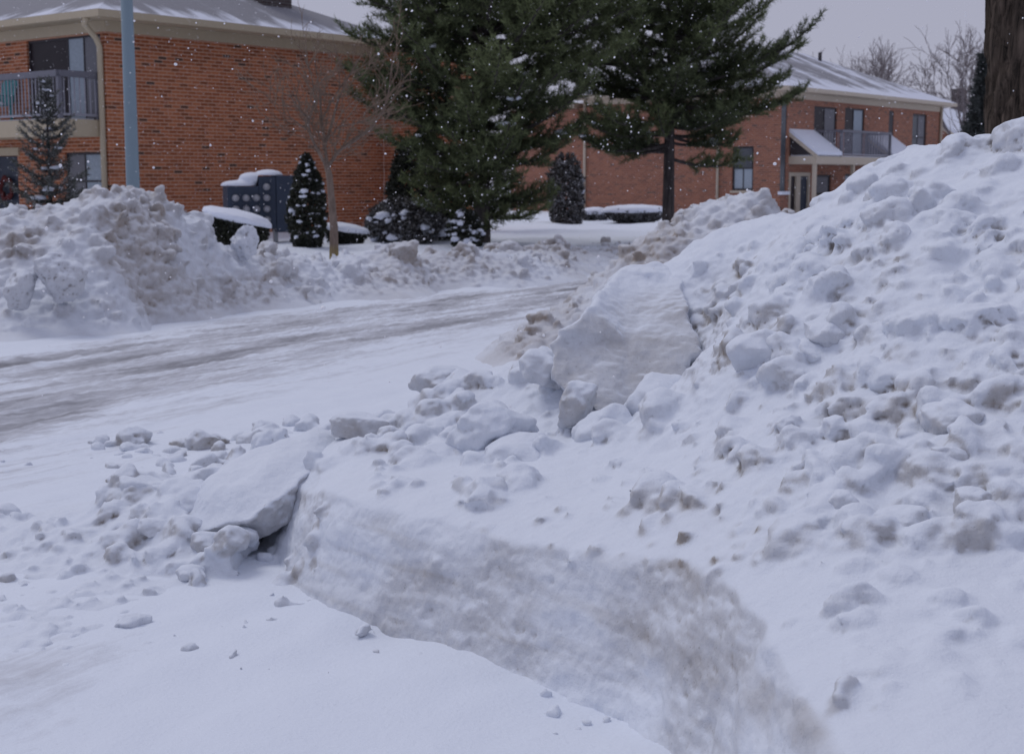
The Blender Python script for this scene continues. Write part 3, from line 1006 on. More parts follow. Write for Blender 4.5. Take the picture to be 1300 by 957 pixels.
def bank(name, ctl, xr, yr, step, vox, lump_list, mat, label, cat, cells, amp, dirt_base, seed, wall_amp=0.0):
    f = TPS(ctl, 3e-3)
    xs = np.arange(xr[0], xr[1], step); ys = np.arange(yr[0], yr[1], step)
    X, Y = np.meshgrid(xs, ys)
    Hh = f(X, Y)
    pp = np.stack([X.ravel(), Y.ravel(), 0 * X.ravel()], 1)
    Hh = Hh + (fbm(pp, 1.1, 4, seed + 20)).reshape(X.shape) * (0.03 + 0.09 * np.clip(Hh, 0, 1.2))
    if name == 'plowed_snowbank':
        sb_ = polyline_dist(X, Y, FOOT2)
        Hh = Hh - 1.0 * sstep(3.4, 4.6, sb_) - .6 * sstep(.6, 1.2, -sb_)
    Hh = np.maximum(Hh, -0.12)
    solids = [height_solid(xs, ys, Hh, -0.35)]
    rgb = np.random.default_rng(seed)
    lum = []
    for n, hmin, rlo, rhi, dlo, dhi in lump_list:
        k = 0; tries = 0
        while k < n and tries < n * 60:
            tries += 1
            x, y = rgb.uniform(*xr), rgb.uniform(*yr)
            z = Hh[min(int((y - ys[0]) / step), len(ys) - 1), min(int((x - xs[0]) / step), len(xs) - 1)]
            if z < hmin: continue
            r = rlo * (rhi / rlo) ** (rgb.random() ** 1.8)
            V, F = lump(int(rgb.integers(1e6)), 3 if r > .12 else 2, 9, 0.14)
            V = (V * np.array([rgb.uniform(.8, 1.3), rgb.uniform(.8, 1.2), rgb.uniform(.6, 1)]) * r) @ rand_rot(rgb).T
            c = np.array([x, y, z + r * rgb.uniform(-.2, .4)])
            solids.append((V + c, F)); lum.append((c, r, rgb.uniform(dlo, dhi))); k += 1
    V, F = voxel(*join_np(solids), vox)
    V, F = crop(V, F, V[:, 2] > -0.07)
    V = relax(V, F, 1, 0.5)
    N = normals(V, F)
    wd1, wd2, wid = worley(V, cells, seed)
    d = np.clip(0.6 - wd1, -.2, .6) * amp * (0.4 + 0.6 * sstep(-.3, .4, fbm(V, 0.9, 3, seed)))
    d += fbm(V, cells * 1.6, 4, seed + 3) * amp * 0.40
    d -= np.abs(fbm(V, cells * .7, 3, seed + 4)) * amp * 0.5
    V = V + N * (d * sstep(.02, .2, V[:, 2]))[:, None]
    N = normals(V, F)
    upm = sstep(.4, .9, N[:, 2])
    V = relax(V, F, 1, 0.4 * upm)
    N = normals(V, F)
    cav = concavity(V, F, N, 5)
    pn = sstep(-.4, .5, fbm(V, 0.8, 4, seed + 9))
    dirt = dirt_base * (0.45 + 0.75 * pn) + 0.40 * (1 - sstep(.2, .9, N[:, 2])) * (0.35 + 0.65 * pn) + 0.3 * sstep(.003, .03, cav) * pn  # patchy grime, with shade of the hollows put into the colour
    lm = np.zeros(len(V))
    for c, r, dd in lum:
        b = np.nonzero((np.abs(V[:, 0] - c[0]) < r * 1.4) & (np.abs(V[:, 1] - c[1]) < r * 1.4))[0]
        q = np.linalg.norm(V[b] - c, axis=1)
        lm[b] = np.maximum(lm[b], dd * (1 - sstep(r * .95, r * 1.4, q)))
    dirt += 0.35 * lm * (1 - .7 * upm)
    c0 = np.array([(xr[0] + xr[1]) / 2, (yr[0] + yr[1]) / 2, 0])
    me = np_mesh(name, V - c0, F, {'dirt': np.clip(dirt, 0, 1), 'crevice_shade': 0.7 * sstep(.008, .03, cav) * pn})  # deep hollows get painted crevice shade
    o = link_mesh(name, me, mat, None, True, Vector(c0))
    return tago(o, label, cat)


ctl = [tuple(p) for p in FOOT[:-1]]
ctl += [tuple(p + Vector((0.25, -0.9, -0.10))) for p in FOOT[:-1]]
crest = ((-420, 330, 15.6), (-150, 296, 16.6), (-60, 284, 16.6), (0, 276, 16.6), (60, 262, 16.8), (110, 242, 17.0), (140, 238, 17.1), (170, 252, 17.3), (205, 256, 17.7), (235, 276, 18), (268, 304, 18.5), (310, 318, 19), (380, 330, 19.8), (450, 337, 20.6), (520, 326, 21.5), (580, 323, 22.6), (640, 323, 23.7), (700, 323, 25), (770, 323, 26.8), (850, 318, 29))
for p in crest:
    q = at(*p); ctl.append(tuple(q))
    b = q + Vector((-0.6, 1.5, 0)); b.z = min(0.30, q.z); ctl.append(tuple(b))
    b = q + Vector((-1.0, 2.8, 0)); b.z = 0.24; ctl.append(tuple(b))
for p in ((-150, 390, 15.0), (0, 372, 15.3), (70, 350, 15.6), (140, 330, 15.9), (200, 340, 16.6), (250, 365, 17.2), (310, 372, 18.0)):
    ctl.append(tuple(at(*p)))
bank('plowed_snowbank', ctl, (-9.5, 5.5), (11.8, 32), 0.08, 0.030,
     [(700, .20, .035, .13, .0, .9), (420, .8, .035, .13, .0, .6), (500, .03, .03, .08, 0, .9), (60, .3, .12, .22, 0, .7)], M['snow_far'],
     'long grey plowed snowbank along the far side of the road, highest at left', 'snowbank', 6.5, 0.085, 0.26, 31)

ctl = []
for p in ((690, 418, 12.9), (725, 392, 13.2), (760, 378, 13.4), (800, 352, 13.6), (815, 332, 13.7), (838, 312, 13.8), (872, 298, 13.9), (898, 262, 14.1), (930, 252, 14.2), (965, 252, 14.3), (992, 272, 14.4), (1030, 292, 14.4), (1100, 300, 14.6), (1200, 310, 15)):
    q = at(*p); ctl.append(tuple(q))
    ctl.append((q.x - .3, q.y + 1.4, q.z * .45)); ctl.append((q.x - .3, q.y + 2.3, -.05)); ctl.append((q.x + .2, q.y - .55, q.z * .62)); ctl.append((q.x + .35, q.y - 1.3, q.z * .2)); ctl.append((q.x + .4, q.y - 1.9, -.06))
ctl += [(-.5, 12.6, -.1), (-.4, 14, -.1), (-.3, 15.5, -.1)]
bank('dirty_snow_pile', ctl, (-.6, 6.2), (10.4, 17.6), 0.06, 0.024,
     [(260, .25, .04, .14, .2, 1), (220, .1, .03, .09, .2, 1)], M['snow_dirty'],
     'dirty brown snow pile rising behind the white pile, below the second pine', 'snow pile', 7.0, 0.085, 0.40, 57)

# single boulders on the far bank
for px, py, Yd, s, seed, dd, label in (
        (76, 348, 15.15, (.24, .2, .22), 701, .3, 'biggest dirty snow boulder on the face of the left bank'),
        (28, 367, 15.0, (.15, .14, .17), 702, .3, 'smaller upright snow boulder left on the bank face'),
        (311, 308, 18.6, (.15, .13, .18), 703, .12, 'white snow knob on the bank crest before the mailbox unit')):
    c = at(px, py, Yd)
    V, F = lump(seed, 5, 7, 0.18, 0.55)
    V = V * np.array(s) * 1.1 + np.array(tuple(c))
    finish_block('snow_boulder', V, F, 0.014, label, lambda V, N, d, dd=dd: 0.1 + dd * (1 - sstep(.2, .9, N[:, 2])), 0.016, 'snow_far', cat='snow boulder')

# ------------------------------------------------------------------ buildings
BANG = math.atan2(.778, .628)
BX, BY = Vector((.628, .778, 0)), Vector((-.778, .628, 0))
EAVE = 5.27


class Frame:
    """a building's own axes: x along the right-hand facade, y along the left-hand one"""

    def __init__(self, px, Yd):
        p = at(px, 230, Yd)
        self.o = Vector((p.x, p.y, 0))

    def on_x(self, px, py, y=0.0):
        """(t, z) where a sight line meets the facade plane local y = const"""
        return self._hit(px, py, BY, y, BX)

    def on_y(self, px, py, x=0.0):
        return self._hit(px, py, BX, x, BY)

    def _hit(self, px, py, n, c, along):
        d = at(px, py, 1.0) - Vector((0, 0, CAMH))
        k = ((self.o - Vector((0, 0, 0))).dot(n) + c) / d.dot(n)
        p = Vector((0, 0, CAMH)) + d * k
        return (p - self.o).dot(along), p.z


def wall_holes(mb, axis, c, t0, t1, z0, z1, holes, depth, inward):
    """a facade sheet in the plane (axis 'x': runs along x at y=c) with openings and reveals"""
    ts = sorted({t0, t1, *[h[0] for h in holes], *[h[1] for h in holes]})
    zs = sorted({z0, z1, *[h[2] for h in holes], *[h[3] for h in holes]})
    P = (lambda t, z, d=0.0: (t, c + inward * d, z)) if axis == 'x' else (lambda t, z, d=0.0: (c + inward * d, t, z))
    for a, b in zip(ts[:-1], ts[1:]):
        for e, f in zip(zs[:-1], zs[1:]):
            tm, zm = (a + b) / 2, (e + f) / 2
            if any(h[0] < tm < h[1] and h[2] < zm < h[3] for h in holes): continue
            mb.poly([P(a, e), P(b, e), P(b, f), P(a, f)])
    for (a, b, e, f) in holes:
        for (p, q) in (((a, e), (b, e)), ((b, e), (b, f)), ((b, f), (a, f)), ((a, f), (a, e))):
            mb.poly([P(*p), P(*q), P(*q, depth), P(*p, depth)])
    return mb


def oriented(axis, c, inward):
    """box maker in facade terms: t range, z range, depth range (positive = into the building)"""
    def bx(mb, t0, t1, z0, z1, d0, d1):
        if axis == 'x': mb.box((t0, c + inward * d0, z0), (t1, c + inward * d1, z1))
        else: mb.box((c + inward * d0, t0, z0), (c + inward * d1, t1, z1))
        return mb
    return bx


def window(name, parent, bx, t0, t1, z0, z1, panes, frame_mat, fw=0.05, sill=None, mull=True):
    """frame as the part; panes and sill below it. panes: list of (fraction start, fraction end, material)"""
    mb = MB()
    D0, D1 = 0.05, 0.11
    bx(mb, t0 + .003, t0 + fw, z0 + .003, z1 - .003, D0, D1); bx(mb, t1 - fw, t1 - .003, z0 + .003, z1 - .003, D0, D1)
    bx(mb, t0 + fw + .001, t1 - fw - .001, z0 + .003, z0 + fw, D0, D1); bx(mb, t0 + fw + .001, t1 - fw - .001, z1 - fw, z1 - .003, D0, D1)
    for a, b, m in panes[1:]:
        tc_ = t0 + fw + a * (t1 - t0 - 2 * fw)
        bx(mb, tc_ - .02, tc_ + .02, z0 + fw + .001, z1 - fw - .001, D0 + .01, D1 - .005)
    if mull: bx(mb, t0 + fw + .002, t1 - fw - .002, (z0 + z1) / 2 - .02, (z0 + z1) / 2 + .02, D0 + .006, D1 - .012)
    fr = mb.build(name, frame_mat, parent)
    for a, b, m in panes:
        w_ = t1 - t0 - 2 * fw
        q = MB(); bx(q, t0 + fw + a * w_ - .004, t0 + fw + b * w_ + .004, z0 + fw - .01, z1 - fw + .01, D1 - .03, D1 + .02)
        q.build('pane', m, fr)
    if sill:
        q = MB(); bx(q, t0 - .05, t1 + .05, z0 - .10, z0 - .004, -.06, .05); q.build('sill', sill, fr)
    return fr


def hip_roof(parent, x0, x1, y0, y1, z, pitch, mat, name='roof'):
    """hip roof with its long way along the longer side; down-slope and along coordinates stored for the snow streaks"""
    wx, wy = x1 - x0, y1 - y0
    h = min(wx, wy) / 2
    zr = z + h * pitch
    if wx >= wy: ra, rb = (x0 + h, (y0 + y1) / 2, zr), (x1 - h, (y0 + y1) / 2, zr)
    else: ra, rb = ((x0 + x1) / 2, y0 + h, zr), ((x0 + x1) / 2, y1 - h, zr)
    A, B_, C_, D = (x0, y0, z), (x1, y0, z), (x1, y1, z), (x0, y1, z)
    faces = [[A, B_, rb, ra], [C_, D, ra, rb], [B_, C_, rb], [D, A, ra]] if wx >= wy else [[A, B_, ra], [C_, D, rb], [B_, C_, rb, ra], [D, A, ra, rb]]
    V, F, al, up = [], [], [], []
    for f in faces:
        p0, p1 = Vector(f[0]), Vector(f[1])
        d = (p1 - p0).normalized()
        n = len(V)
        for p in f:
            q = Vector(p) - p0
            V.append(p); al.append(q.dot(d) + 37 * len(F)); up.append((q - d * q.dot(d)).length)
        F.append(tuple(range(n, n + len(f))))
    me = bpy.data.meshes.new(name); me.from_pydata(V, [], F); me.update()
    for nm, vals in (('along', al), ('up', up)):
        a_ = me.attributes.new(nm, 'FLOAT', 'POINT'); a_.data.foreach_set('value', vals)
    return link_mesh(name, me, mat, parent), ra, rb


def rail(parent, pts, z0, z1, name='railing', gap=0.125, post_mat='grey_rail', bal_mat='pale_rail', th=0.10):
    """top rail and posts as the part, balusters as its sub-part"""
    t = MB(); b = MB()
    for p, q in zip(pts[:-1], pts[1:]):
        p, q = Vector((*p, 0)), Vector((*q, 0)); d = (q - p); L = d.length; d.normalize(); n = Vector((-d.y, d.x, 0))
        def strip(mb, a, c, w, za, zb):
            mb.prism([tuple(p + d * a + n * w + Vector((0, 0, za))), tuple(p + d * c + n * w + Vector((0, 0, za))), tuple(p + d * c - n * w + Vector((0, 0, za))), tuple(p + d * a - n * w + Vector((0, 0, za)))], (0, 0, zb - za))
        strip(t, 0, L, .07, z1 - th, z1)
        strip(b, 0.02, L - .02, .03, z0 + .08, z0 + .13)
        for k in range(int(L / gap)):
            a = (k + .5) * gap
            strip(b, a - .012, a + .012, .012, z0 + .131, z1 - th - .002)
    for p in pts:
        t.box((p[0] - .05, p[1] - .05, z0 + .004), (p[0] + .05, p[1] + .05, z1 - th - .003))
    r = t.build(name, M[post_mat], parent)
    b.build('balusters', M[bal_mat], r)
    return r


def spout(parent, pts, mat, r=0.055):
    return MB().tube(pts, r, 8).build('downspout', mat, parent, True)


def eaves(parent, x0, x1, y0, y1, z, over, mat):
    """soffit, frieze boards and gutters as parts"""
    MB().box((x0 - over, y0 - over, z - .012), (x1 + over, y1 + over, z + .03)).build('soffit', mat, parent)
    f = MB()
    f.box((x0 - .03, y0 - .03, z - .26), (x1 + .03, y0 - .001, z - .014)); f.box((x0 - .03, y0 + .001, z - .26), (x0 - .001, y1 + .03, z - .014))
    f.build('frieze_board', mat, parent)
    g = MB()
    o = over
    g.box((x0 - o - .12, y0 - o - .12, z + .001), (x1 + o + .12, y0 - o, z + .16))
    g.box((x0 - o - .12, y0 - o + .002, z + .001), (x0 - o, y1 + o, z + .16))
    g.box((x1 + o, y0 - o + .002, z + .001), (x1 + o + .12, y1 + o, z + .16))
    g.build('gutter', mat, parent)


# --- left building
FL = Frame(140, 34.0)
bl = thing('brick_apartment_building', 'red brick apartment block at left with cream eaves and a balcony above a navy door', 'building', FL.o, BANG)
LX, LYY = 9.1, 16.0
bx = oriented('y', 0.0, 1)
t_r, zt = FL.on_y(127, 40); t_l, _ = FL.on_y(33, 40)
zslab_top, zslab_bot = 3.02, 2.64
d_r, zd = FL.on_y(22, 198); d_l = d_r + 1.0
w_r, zwt = FL.on_y(128, 193); w_l, zwb = FL.on_y(84, 236)
TOPZ = EAVE - .265
holes = [(t_r, t_l, zslab_top + .01, TOPZ - .03), (d_r, d_l, .32, zd), (w_r, w_l, .95, zwt)]
mb = MB()
wall_holes(mb, 'y', 0.0, 0, LYY, -.2, EAVE, holes, .16, 1)
wall_holes(mb, 'x', 0.0, 0, LX, -.2, EAVE, [], .1, 1)
mb.poly([(LX, 0, -.2), (LX, LYY, -.2), (LX, LYY, EAVE), (LX, 0, EAVE)]); mb.poly([(0, LYY, -.2), (LX, LYY, -.2), (LX, LYY, EAVE), (0, LYY, EAVE)])
mb.build('wall', M['brick'], bl)
# sliding door of the balcony: dark leaf, pale curtain, grey leaf
f_ = lambda px: (FL.on_y(px, 80)[0] - t_r) / (t_l - t_r)
window('sliding_door', bl, bx, t_r, t_l, zslab_top + .01, TOPZ - .03, [(0, f_(105), M['curtain_grey']), (f_(105), f_(84), M['curtain']), (f_(84), 1, M['glass'])], M['dark_frame'], .05, None, False)
window('window', bl, bx, w_r, w_l, .95, zwt, [(0, .5, M['curtain']), (.5, 1, M['curtain_grey'])], M['dark_frame'], .06, M['cream'], True)
dm = MB(); bx(dm, d_r + .01, d_l - .01, .33, zd - .01, .06, .12)
dr = dm.build('door', M['navy'], bl)
hm = MB(); bx(hm, d_r - .12, d_l + .12, zd + .004, zd + .20, -.05, .04); hm.build('lintel', M['cream'], bl)
hw = MB()
for i in range(26):
    a = 2 * math.pi * i / 26; rr_ = .22 + .03 * math.sin(i * 5.1)
    hw.tube([(-.02, (d_r + d_l) / 2 + rr_ * math.cos(a), 1.45 + rr_ * math.sin(a)), (-.05, (d_r + d_l) / 2 + (rr_ + .08) * math.cos(a + .5), 1.45 + (rr_ + .08) * math.sin(a + .5))], [.055, .02], 5)
hw_o = hw.build('wreath', M['wreath'], None); hw_o.location = bl.location; hw_o.rotation_euler = bl.rotation_euler
tago(hw_o, 'dark red wreath hanging on the navy door at left', 'wreath')
# balcony
bd = 1.15
by0 = FL.on_y(131, 150)[0] + .02; by1 = 6.2
sl = MB().box((-bd, by0, zslab_bot), (-.002, by1, zslab_top)).build('balcony_slab', M['cream'], bl)
MB().box((-bd + .12, by0 + .12, zslab_top + .002), (-.15, by1 - .1, zslab_top + .03)).build('snow_layer', M['snow_cap'], sl)
rail(bl, [(-.06, by0 + .06), (-bd + .06, by0 + .06), (-bd + .06, by1 - .06)], zslab_top, zslab_top + 1.08, th=.14, gap=.14)
eaves(bl, 0, LX, 0, LYY, EAVE, .45, M['cream'])
rf, ra, rb = hip_roof(bl, -.57, LX + .57, -.57, LYY + .57, EAVE + .162, .42, M['roof_near'])
q = MB().tube([(-.48, -.02, EAVE + .02), (-.48, .10, EAVE - .12), (-.16, .12, EAVE - .42), (-.08, .11, EAVE - .6), (-.08, .11, .2)], [.08, .075, .07, .07, .07], 8)
q.build('downspout', M['cream'], bl, True)
cm = MB().box((6.0, 1.35, EAVE + .3), (7.0, 2.05, EAVE + 2.4)); cm.box((5.94, 1.29, EAVE + 2.401), (7.06, 2.11, EAVE + 2.52))
cm.build('chimney', M['chimney'], rf)
# wing that steps out behind the big pine
wg = MB()
e0 = LX + .002
wall_holes(wg, 'y', e0, -2.4, -.001, -.2, EAVE, [], .1, 1); wall_holes(wg, 'x', -2.4, e0, e0 + 1.6, -.2, EAVE, [], .1, 1)
wg.poly([(e0 + 1.6, -2.4, -.2), (e0 + 1.6, 0, -.2), (e0 + 1.6, 0, EAVE), (e0 + 1.6, -2.4, EAVE)])
wg.build('wing_wall', M['brick'], bl)
MB().box((e0 - .25, -2.65, EAVE + .034), (e0 + 1.85, -.6, EAVE + .2)).build('wing_eave', M['cream'], bl)
hip_roof(bl, e0 - .3, e0 + 1.9, -2.7, -.1, EAVE + .203, .42, M['roof_near'], 'wing_roof')

# teal chair on the balcony, in two parts under snow
ch = thing('balcony_chair', 'teal slatted chair with snow on it behind the left balcony railing', 'chair', FL.o + BX * (-.55) + BY * 3.75 + Vector((0, 0, zslab_top + .03)), BANG)
s_ = MB()
for k in range(5): s_.box((-.30 + k * .11, -.30, .38), (-.21 + k * .11, .30, .41))
s_.build('seat', M['teal'], ch)
b_ = MB()
for k in range(6): b_.prism([(.26, -.31 + k * .105, .40), (.30, -.31 + k * .105, .40), (.48, -.31 + k * .105, 1.0 + .05 * math.sin(k * .63)), (.44, -.31 + k * .105, 1.0 + .05 * math.sin(k * .63))], (0, .09, 0))
b_.build('backrest', M['teal'], ch)
for sx in (-.28, .24):
    for sy in (-.30, .26):
        MB().box((sx, sy, 0), (sx + .05, sy + .045, .60)).build('leg', M['teal'], ch)
for sy in (-.36, .28): MB().box((-.32, sy, .602), (.36, sy + .08, .63)).build('armrest', M['teal'], ch)
Vs, Fs = lump(881, 3, 7, .1)
link_mesh('snow_cushion', np_mesh('snow_cushion', Vs * np.array([.26, .30, .10]) + np.array([-.03, 0, .45]), Fs), M['snow_cap'], ch, True)

# --- right building
FR = Frame(990, 60.0)
br = thing('brick_apartment_building', 'distant red brick apartment block at right with streaky snow roof and porch balcony', 'building', FR.o, BANG)
RX, RY = FR.on_x(1194, 170)[0], 9.9
bx = oriented('x', 0.0, 1)
by = oriented('y', 0.0, 1)


def rect_x(x0, y0, x1, y1):
    a, z1_ = FR.on_x(x0, y0); b, _ = FR.on_x(x1, y0); _, z0_ = FR.on_x((x0 + x1) / 2, y1); _, z1_ = FR.on_x((x0 + x1) / 2, y0)
    return a, b, z0_, z1_


def rect_y(x0, y0, x1, y1):
    a, _ = FR.on_y(x1, y0); b, _ = FR.on_y(x0, y0); _, z0_ = FR.on_y((x0 + x1) / 2, y1); _, z1_ = FR.on_y((x0 + x1) / 2, y0)
    return a, b, z0_, z1_


TZ = EAVE - .27
spec = dict(strip=rect_x(992.5, 128, 1000, 243), d1=rect_x(1034, 136, 1063, 196), d2=rect_x(1073, 138, 1098, 198), sh=rect_x(1129, 141, 1135, 180), wr=rect_x(1159, 145, 1177, 204),
            door=rect_x(1001.5, 219, 1028, 281), w1=rect_x(1037, 222, 1055, 248), w2=rect_x(1073, 221, 1092, 247), w3=rect_x(1100, 221, 1120, 247))
for k in spec:
    a, b, z0_, z1_ = spec[k]; spec[k] = (a, b, max(z0_, .32), min(z1_, TZ - .02))
ewin = [rect_y(930, 186, 957, 242), rect_y(926, 116, 951, 146)]
ewin[1] = (ewin[1][0], ewin[1][1], ewin[1][2], min(ewin[1][3], TZ - .05))
mb = MB()
wall_holes(mb, 'x', 0, 0, RX, -.2, EAVE, list(spec.values()), .16, 1)
wall_holes(mb, 'y', 0, 0, RY, -.2, EAVE, ewin, .16, 1)
mb.poly([(RX, 0, -.2), (RX, RY, -.2), (RX, RY, EAVE), (RX, 0, EAVE)]); mb.poly([(0, RY, -.2), (RX, RY, -.2), (RX, RY, EAVE), (0, RY, EAVE)])
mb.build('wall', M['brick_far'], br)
window('sliding_door', br, bx, *spec['d1'], [(0, .5, M['glass']), (.5, 1, M['curtain_grey'])], M['dark_frame'], .07, None, False)
window('sliding_door', br, bx, *spec['d2'], [(0, .5, M['glass']), (.5, 1, M['curtain'])], M['dark_frame'], .07, None, False)
window('window', br, bx, *spec['wr'], [(0, .45, M['glass_grey']), (.45, 1, M['curtain_grey'])], M['dark_frame'], .10, M['cream_far'])
for k in ('w1', 'w2', 'w3'): window('window', br, bx, *spec[k], [(0, 1, M['curtain'] if k == 'w2' else M['curtain_grey'])], M['dark_frame'], .10, M['cream_far'], False)
a, b, z0_, z1_ = spec['strip']
q = MB(); bx(q, a + .01, b - .01, z0_ + .01, z1_ - .01, .04, .12); st_o = q.build('stair_window', M['glass_grey'], br)
q = MB(); bx(q, a - .10, b + .10, z0_ - .14, z0_ - .004, -.16, .03); q.build('sill', M['snow_cap'], st_o)
a, b, z0_, z1_ = spec['sh']
q = MB(); bx(q, a + .01, b - .01, z0_ + .01, z1_ - .01, .02, .10); q.build('shutter', M['dark_frame'], br)
a, b, z0_, z1_ = spec['door']
q = MB(); bx(q, a + .004, a + .14, z0_, z1_ - .16, -.03, .10); bx(q, b - .14, b - .004, z0_, z1_ - .16, -.03, .10); bx(q, a + .004, b - .004, z1_ - .158, z1_ - .004, -.03, .10)
bx(q, a + (b - a) * .34, a + (b - a) * .54, z0_, z1_ - .16, -.03, .10)
df = q.build('door_frame', M['cream_far'], br)
q = MB(); bx(q, a + (b - a) * .545, b - .142, z0_, z1_ - .165, .05, .11); q.build('door', M['navy'], df)
q = MB(); bx(q, a + .142, a + (b - a) * .335, z0_, z1_ - .165, .05, .11); q.build('sidelight', M['glass'], df)
for (a, b, z0_, z1_), pn in zip(ewin, ((M['curtain'], M['glass_grey']), (M['curtain'], M['curtain_grey']))):
    fr = window('window', br, by, a, b, z0_, z1_, [(0, .5, pn[0]), (.5, 1, pn[0])], M['dark_frame'], .08, M['cream_far'])
    q = MB(); by(q, a + .085, b - .085, (z0_ + z1_) / 2 + .03, z1_ - .09, .03, .07); q.build('blind', pn[1], fr)
eaves(br, 0, RX, 0, RY, EAVE, .45, M['cream_far'])
rf2, _, _ = hip_roof(br, -.57, RX + .57, -.57, RY + .57, EAVE + .162, .42, M['roof_far'])
an = MB(); wall_holes(an, 'y', .35, RY + .001, RY + 4.5, -.2, 4.9, [], .1, 1); an.poly([(.35, RY + 4.5, -.2), (4, RY + 4.5, -.2), (4, RY + 4.5, 4.9), (.35, RY + 4.5, 4.9)])
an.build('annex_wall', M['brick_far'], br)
MB().box((.05, RY + .62, 4.91), (4, RY + 4.8, 5.15)).build('annex_eave', M['cream_far'], br)
MB().tube([(11, 4.0, 6.9), (11, 4.0, 7.75)], .09, 8).build('roof_vent', M['dark_frame'], rf2)
spout(br, [(-.08, 2.9, EAVE - .05), (-.08, 2.9, .2)], M['cream_far']); spout(br, [(-.08, RY - .1, EAVE - .05), (-.08, RY - .1, .2)], M['cream_far'], .065); spout(br, [(RX - .15, -.08, EAVE - .05), (RX - .15, -.08, .2)], M['cream_far'], .07)
# porch: cream deck edge, two lean-to roofs under snow, railing between
pd = 1.25
p0 = FR.on_x(1001, 203)[0]
p1 = FR.on_x(1132, 203, -pd)[0]
zb, zt_ = 2.34, 2.66
pz0 = FR.on_x(1003, 168)[1]
dk = MB().box((p0, -pd, zb), (p1, -.003, zt_)).build('porch_deck', M['cream_far'], br)
MB().box((p0 + .1, -pd + .08, zt_ + .002), (p1 - .1, -.05, zt_ + .04)).build('snow_layer', M['snow_cap'], dk)
r0, r1 = p0, FR.on_x(1034, 168)[0]
def leanto(a, b, label):
    th = .14
    l = MB().prism([(a, -.002, pz0), (a, -.002, pz0 + th), (a, -pd - .05, zt_ + th + .05), (a, -pd - .05, zt_ + .045)], (b - a, 0, 0)).build('canopy_roof', M['snow_cap'], br)
    MB().prism([(a - .02, -.002, pz0 + .0), (a - .02, -.002, pz0 - .16), (a - .02, -pd - .04, zt_ + .003 - .12), (a - .02, -pd - .04, zt_ + .04)], (.10, 0, 0)).build('rake_board', M['cream_far'], l)
    MB().prism([(a + .09, -.01, pz0 - .17), (a + .09, -.01, zt_ + .05), (a + .09, -pd + .12, zt_ + .05)], (.03, 0, 0)).build('gable_infill', M['dark_frame'], l)
    return l
leanto(r0, r1, '')
leanto(p1 + .02, p1 + 2.6, '')
rail(br, [(r1 + .1, -.07), (r1 + .1, -pd + .07), (p1 - .08, -pd + .07), (p1 - .08, -.07)], zt_, zt_ + 1.12, 'railing', .13, 'grey_rail', 'pale_rail')
for tt in (p0 + .12, (p0 + p1) / 2, p1 - .12): MB().box((tt - .07, -pd + .05, .2), (tt + .07, -pd + .19, zb - .003)).build('porch_post', M['cream_far'], br)

# --- house far off at the right
hp = at(1207, 180, 95)
hs_ = thing('small_house', 'small distant house with a white snowy gable roof beside the dark evergreen', 'house', (hp.x, hp.y, 0), R(35))
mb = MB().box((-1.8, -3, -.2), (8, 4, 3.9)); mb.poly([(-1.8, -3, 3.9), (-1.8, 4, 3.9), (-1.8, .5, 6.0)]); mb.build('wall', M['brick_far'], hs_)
rfm = MB()
rfm.prism([(-2.3, -3.6, 3.65), (-2.3, -3.6, 3.85), (-2.3, .5, 6.3), (-2.3, .5, 6.1)], (11, 0, 0)); rfm.prism([(-2.3, 4.6, 3.65), (-2.3, 4.6, 3.85), (-2.3, .5, 6.301), (-2.3, .5, 6.101)], (11, 0, 0))
r_o = rfm.build('roof', M['snow_cap'], hs_)
MB().prism([(-2.34, -3.62, 3.4), (-2.34, -3.62, 3.66), (-2.34, .5, 6.12), (-2.34, .5, 5.86)], (.06, 0, 0)).build('rake_board', M['cream_far'], hs_)
MB().box((1.0, .2, 6.0), (1.7, .9, 7.6)).build('chimney', M['chimney'], r_o)

# ------------------------------------------------------------------ lamp post
lp = at(171, 300, 20.2)
la_ = thing('street_lamp', 'pale blue grey lamp post behind the left snowbank in front of the brick wall', 'street lamp', (lp.x, lp.y, .28))
MB().tube([(0, 0, -.4), (0, 0, 1.2), (0, 0, 6.2)], [.097, .092, .070], 20).build('pole', M['post'], la_, True)
MB().box((-.16, -.16, -.3), (.16, .16, .05)).build('base', M['post'], la_, bevel=.02)
hh_ = MB().box((.075, -.05, .92), (.104, .05, 1.22)).build('hand_hole_cover', simple('brown_cover', (.16, .10, .05)), la_, bevel=.006)
MB().tube([(0, 0, 6.15), (0, -.3, 6.45), (0, -1.0, 6.55)], [.05, .04, .035], 10).build('arm', M['post'], la_, True)
hd = MB().prism([(-.17, -1.75, 6.5), (.17, -1.75, 6.5), (.12, -.95, 6.52), (-.12, -.95, 6.52)], (0, 0, .13)).build('lamp_head', M['post'], la_, bevel=.03)

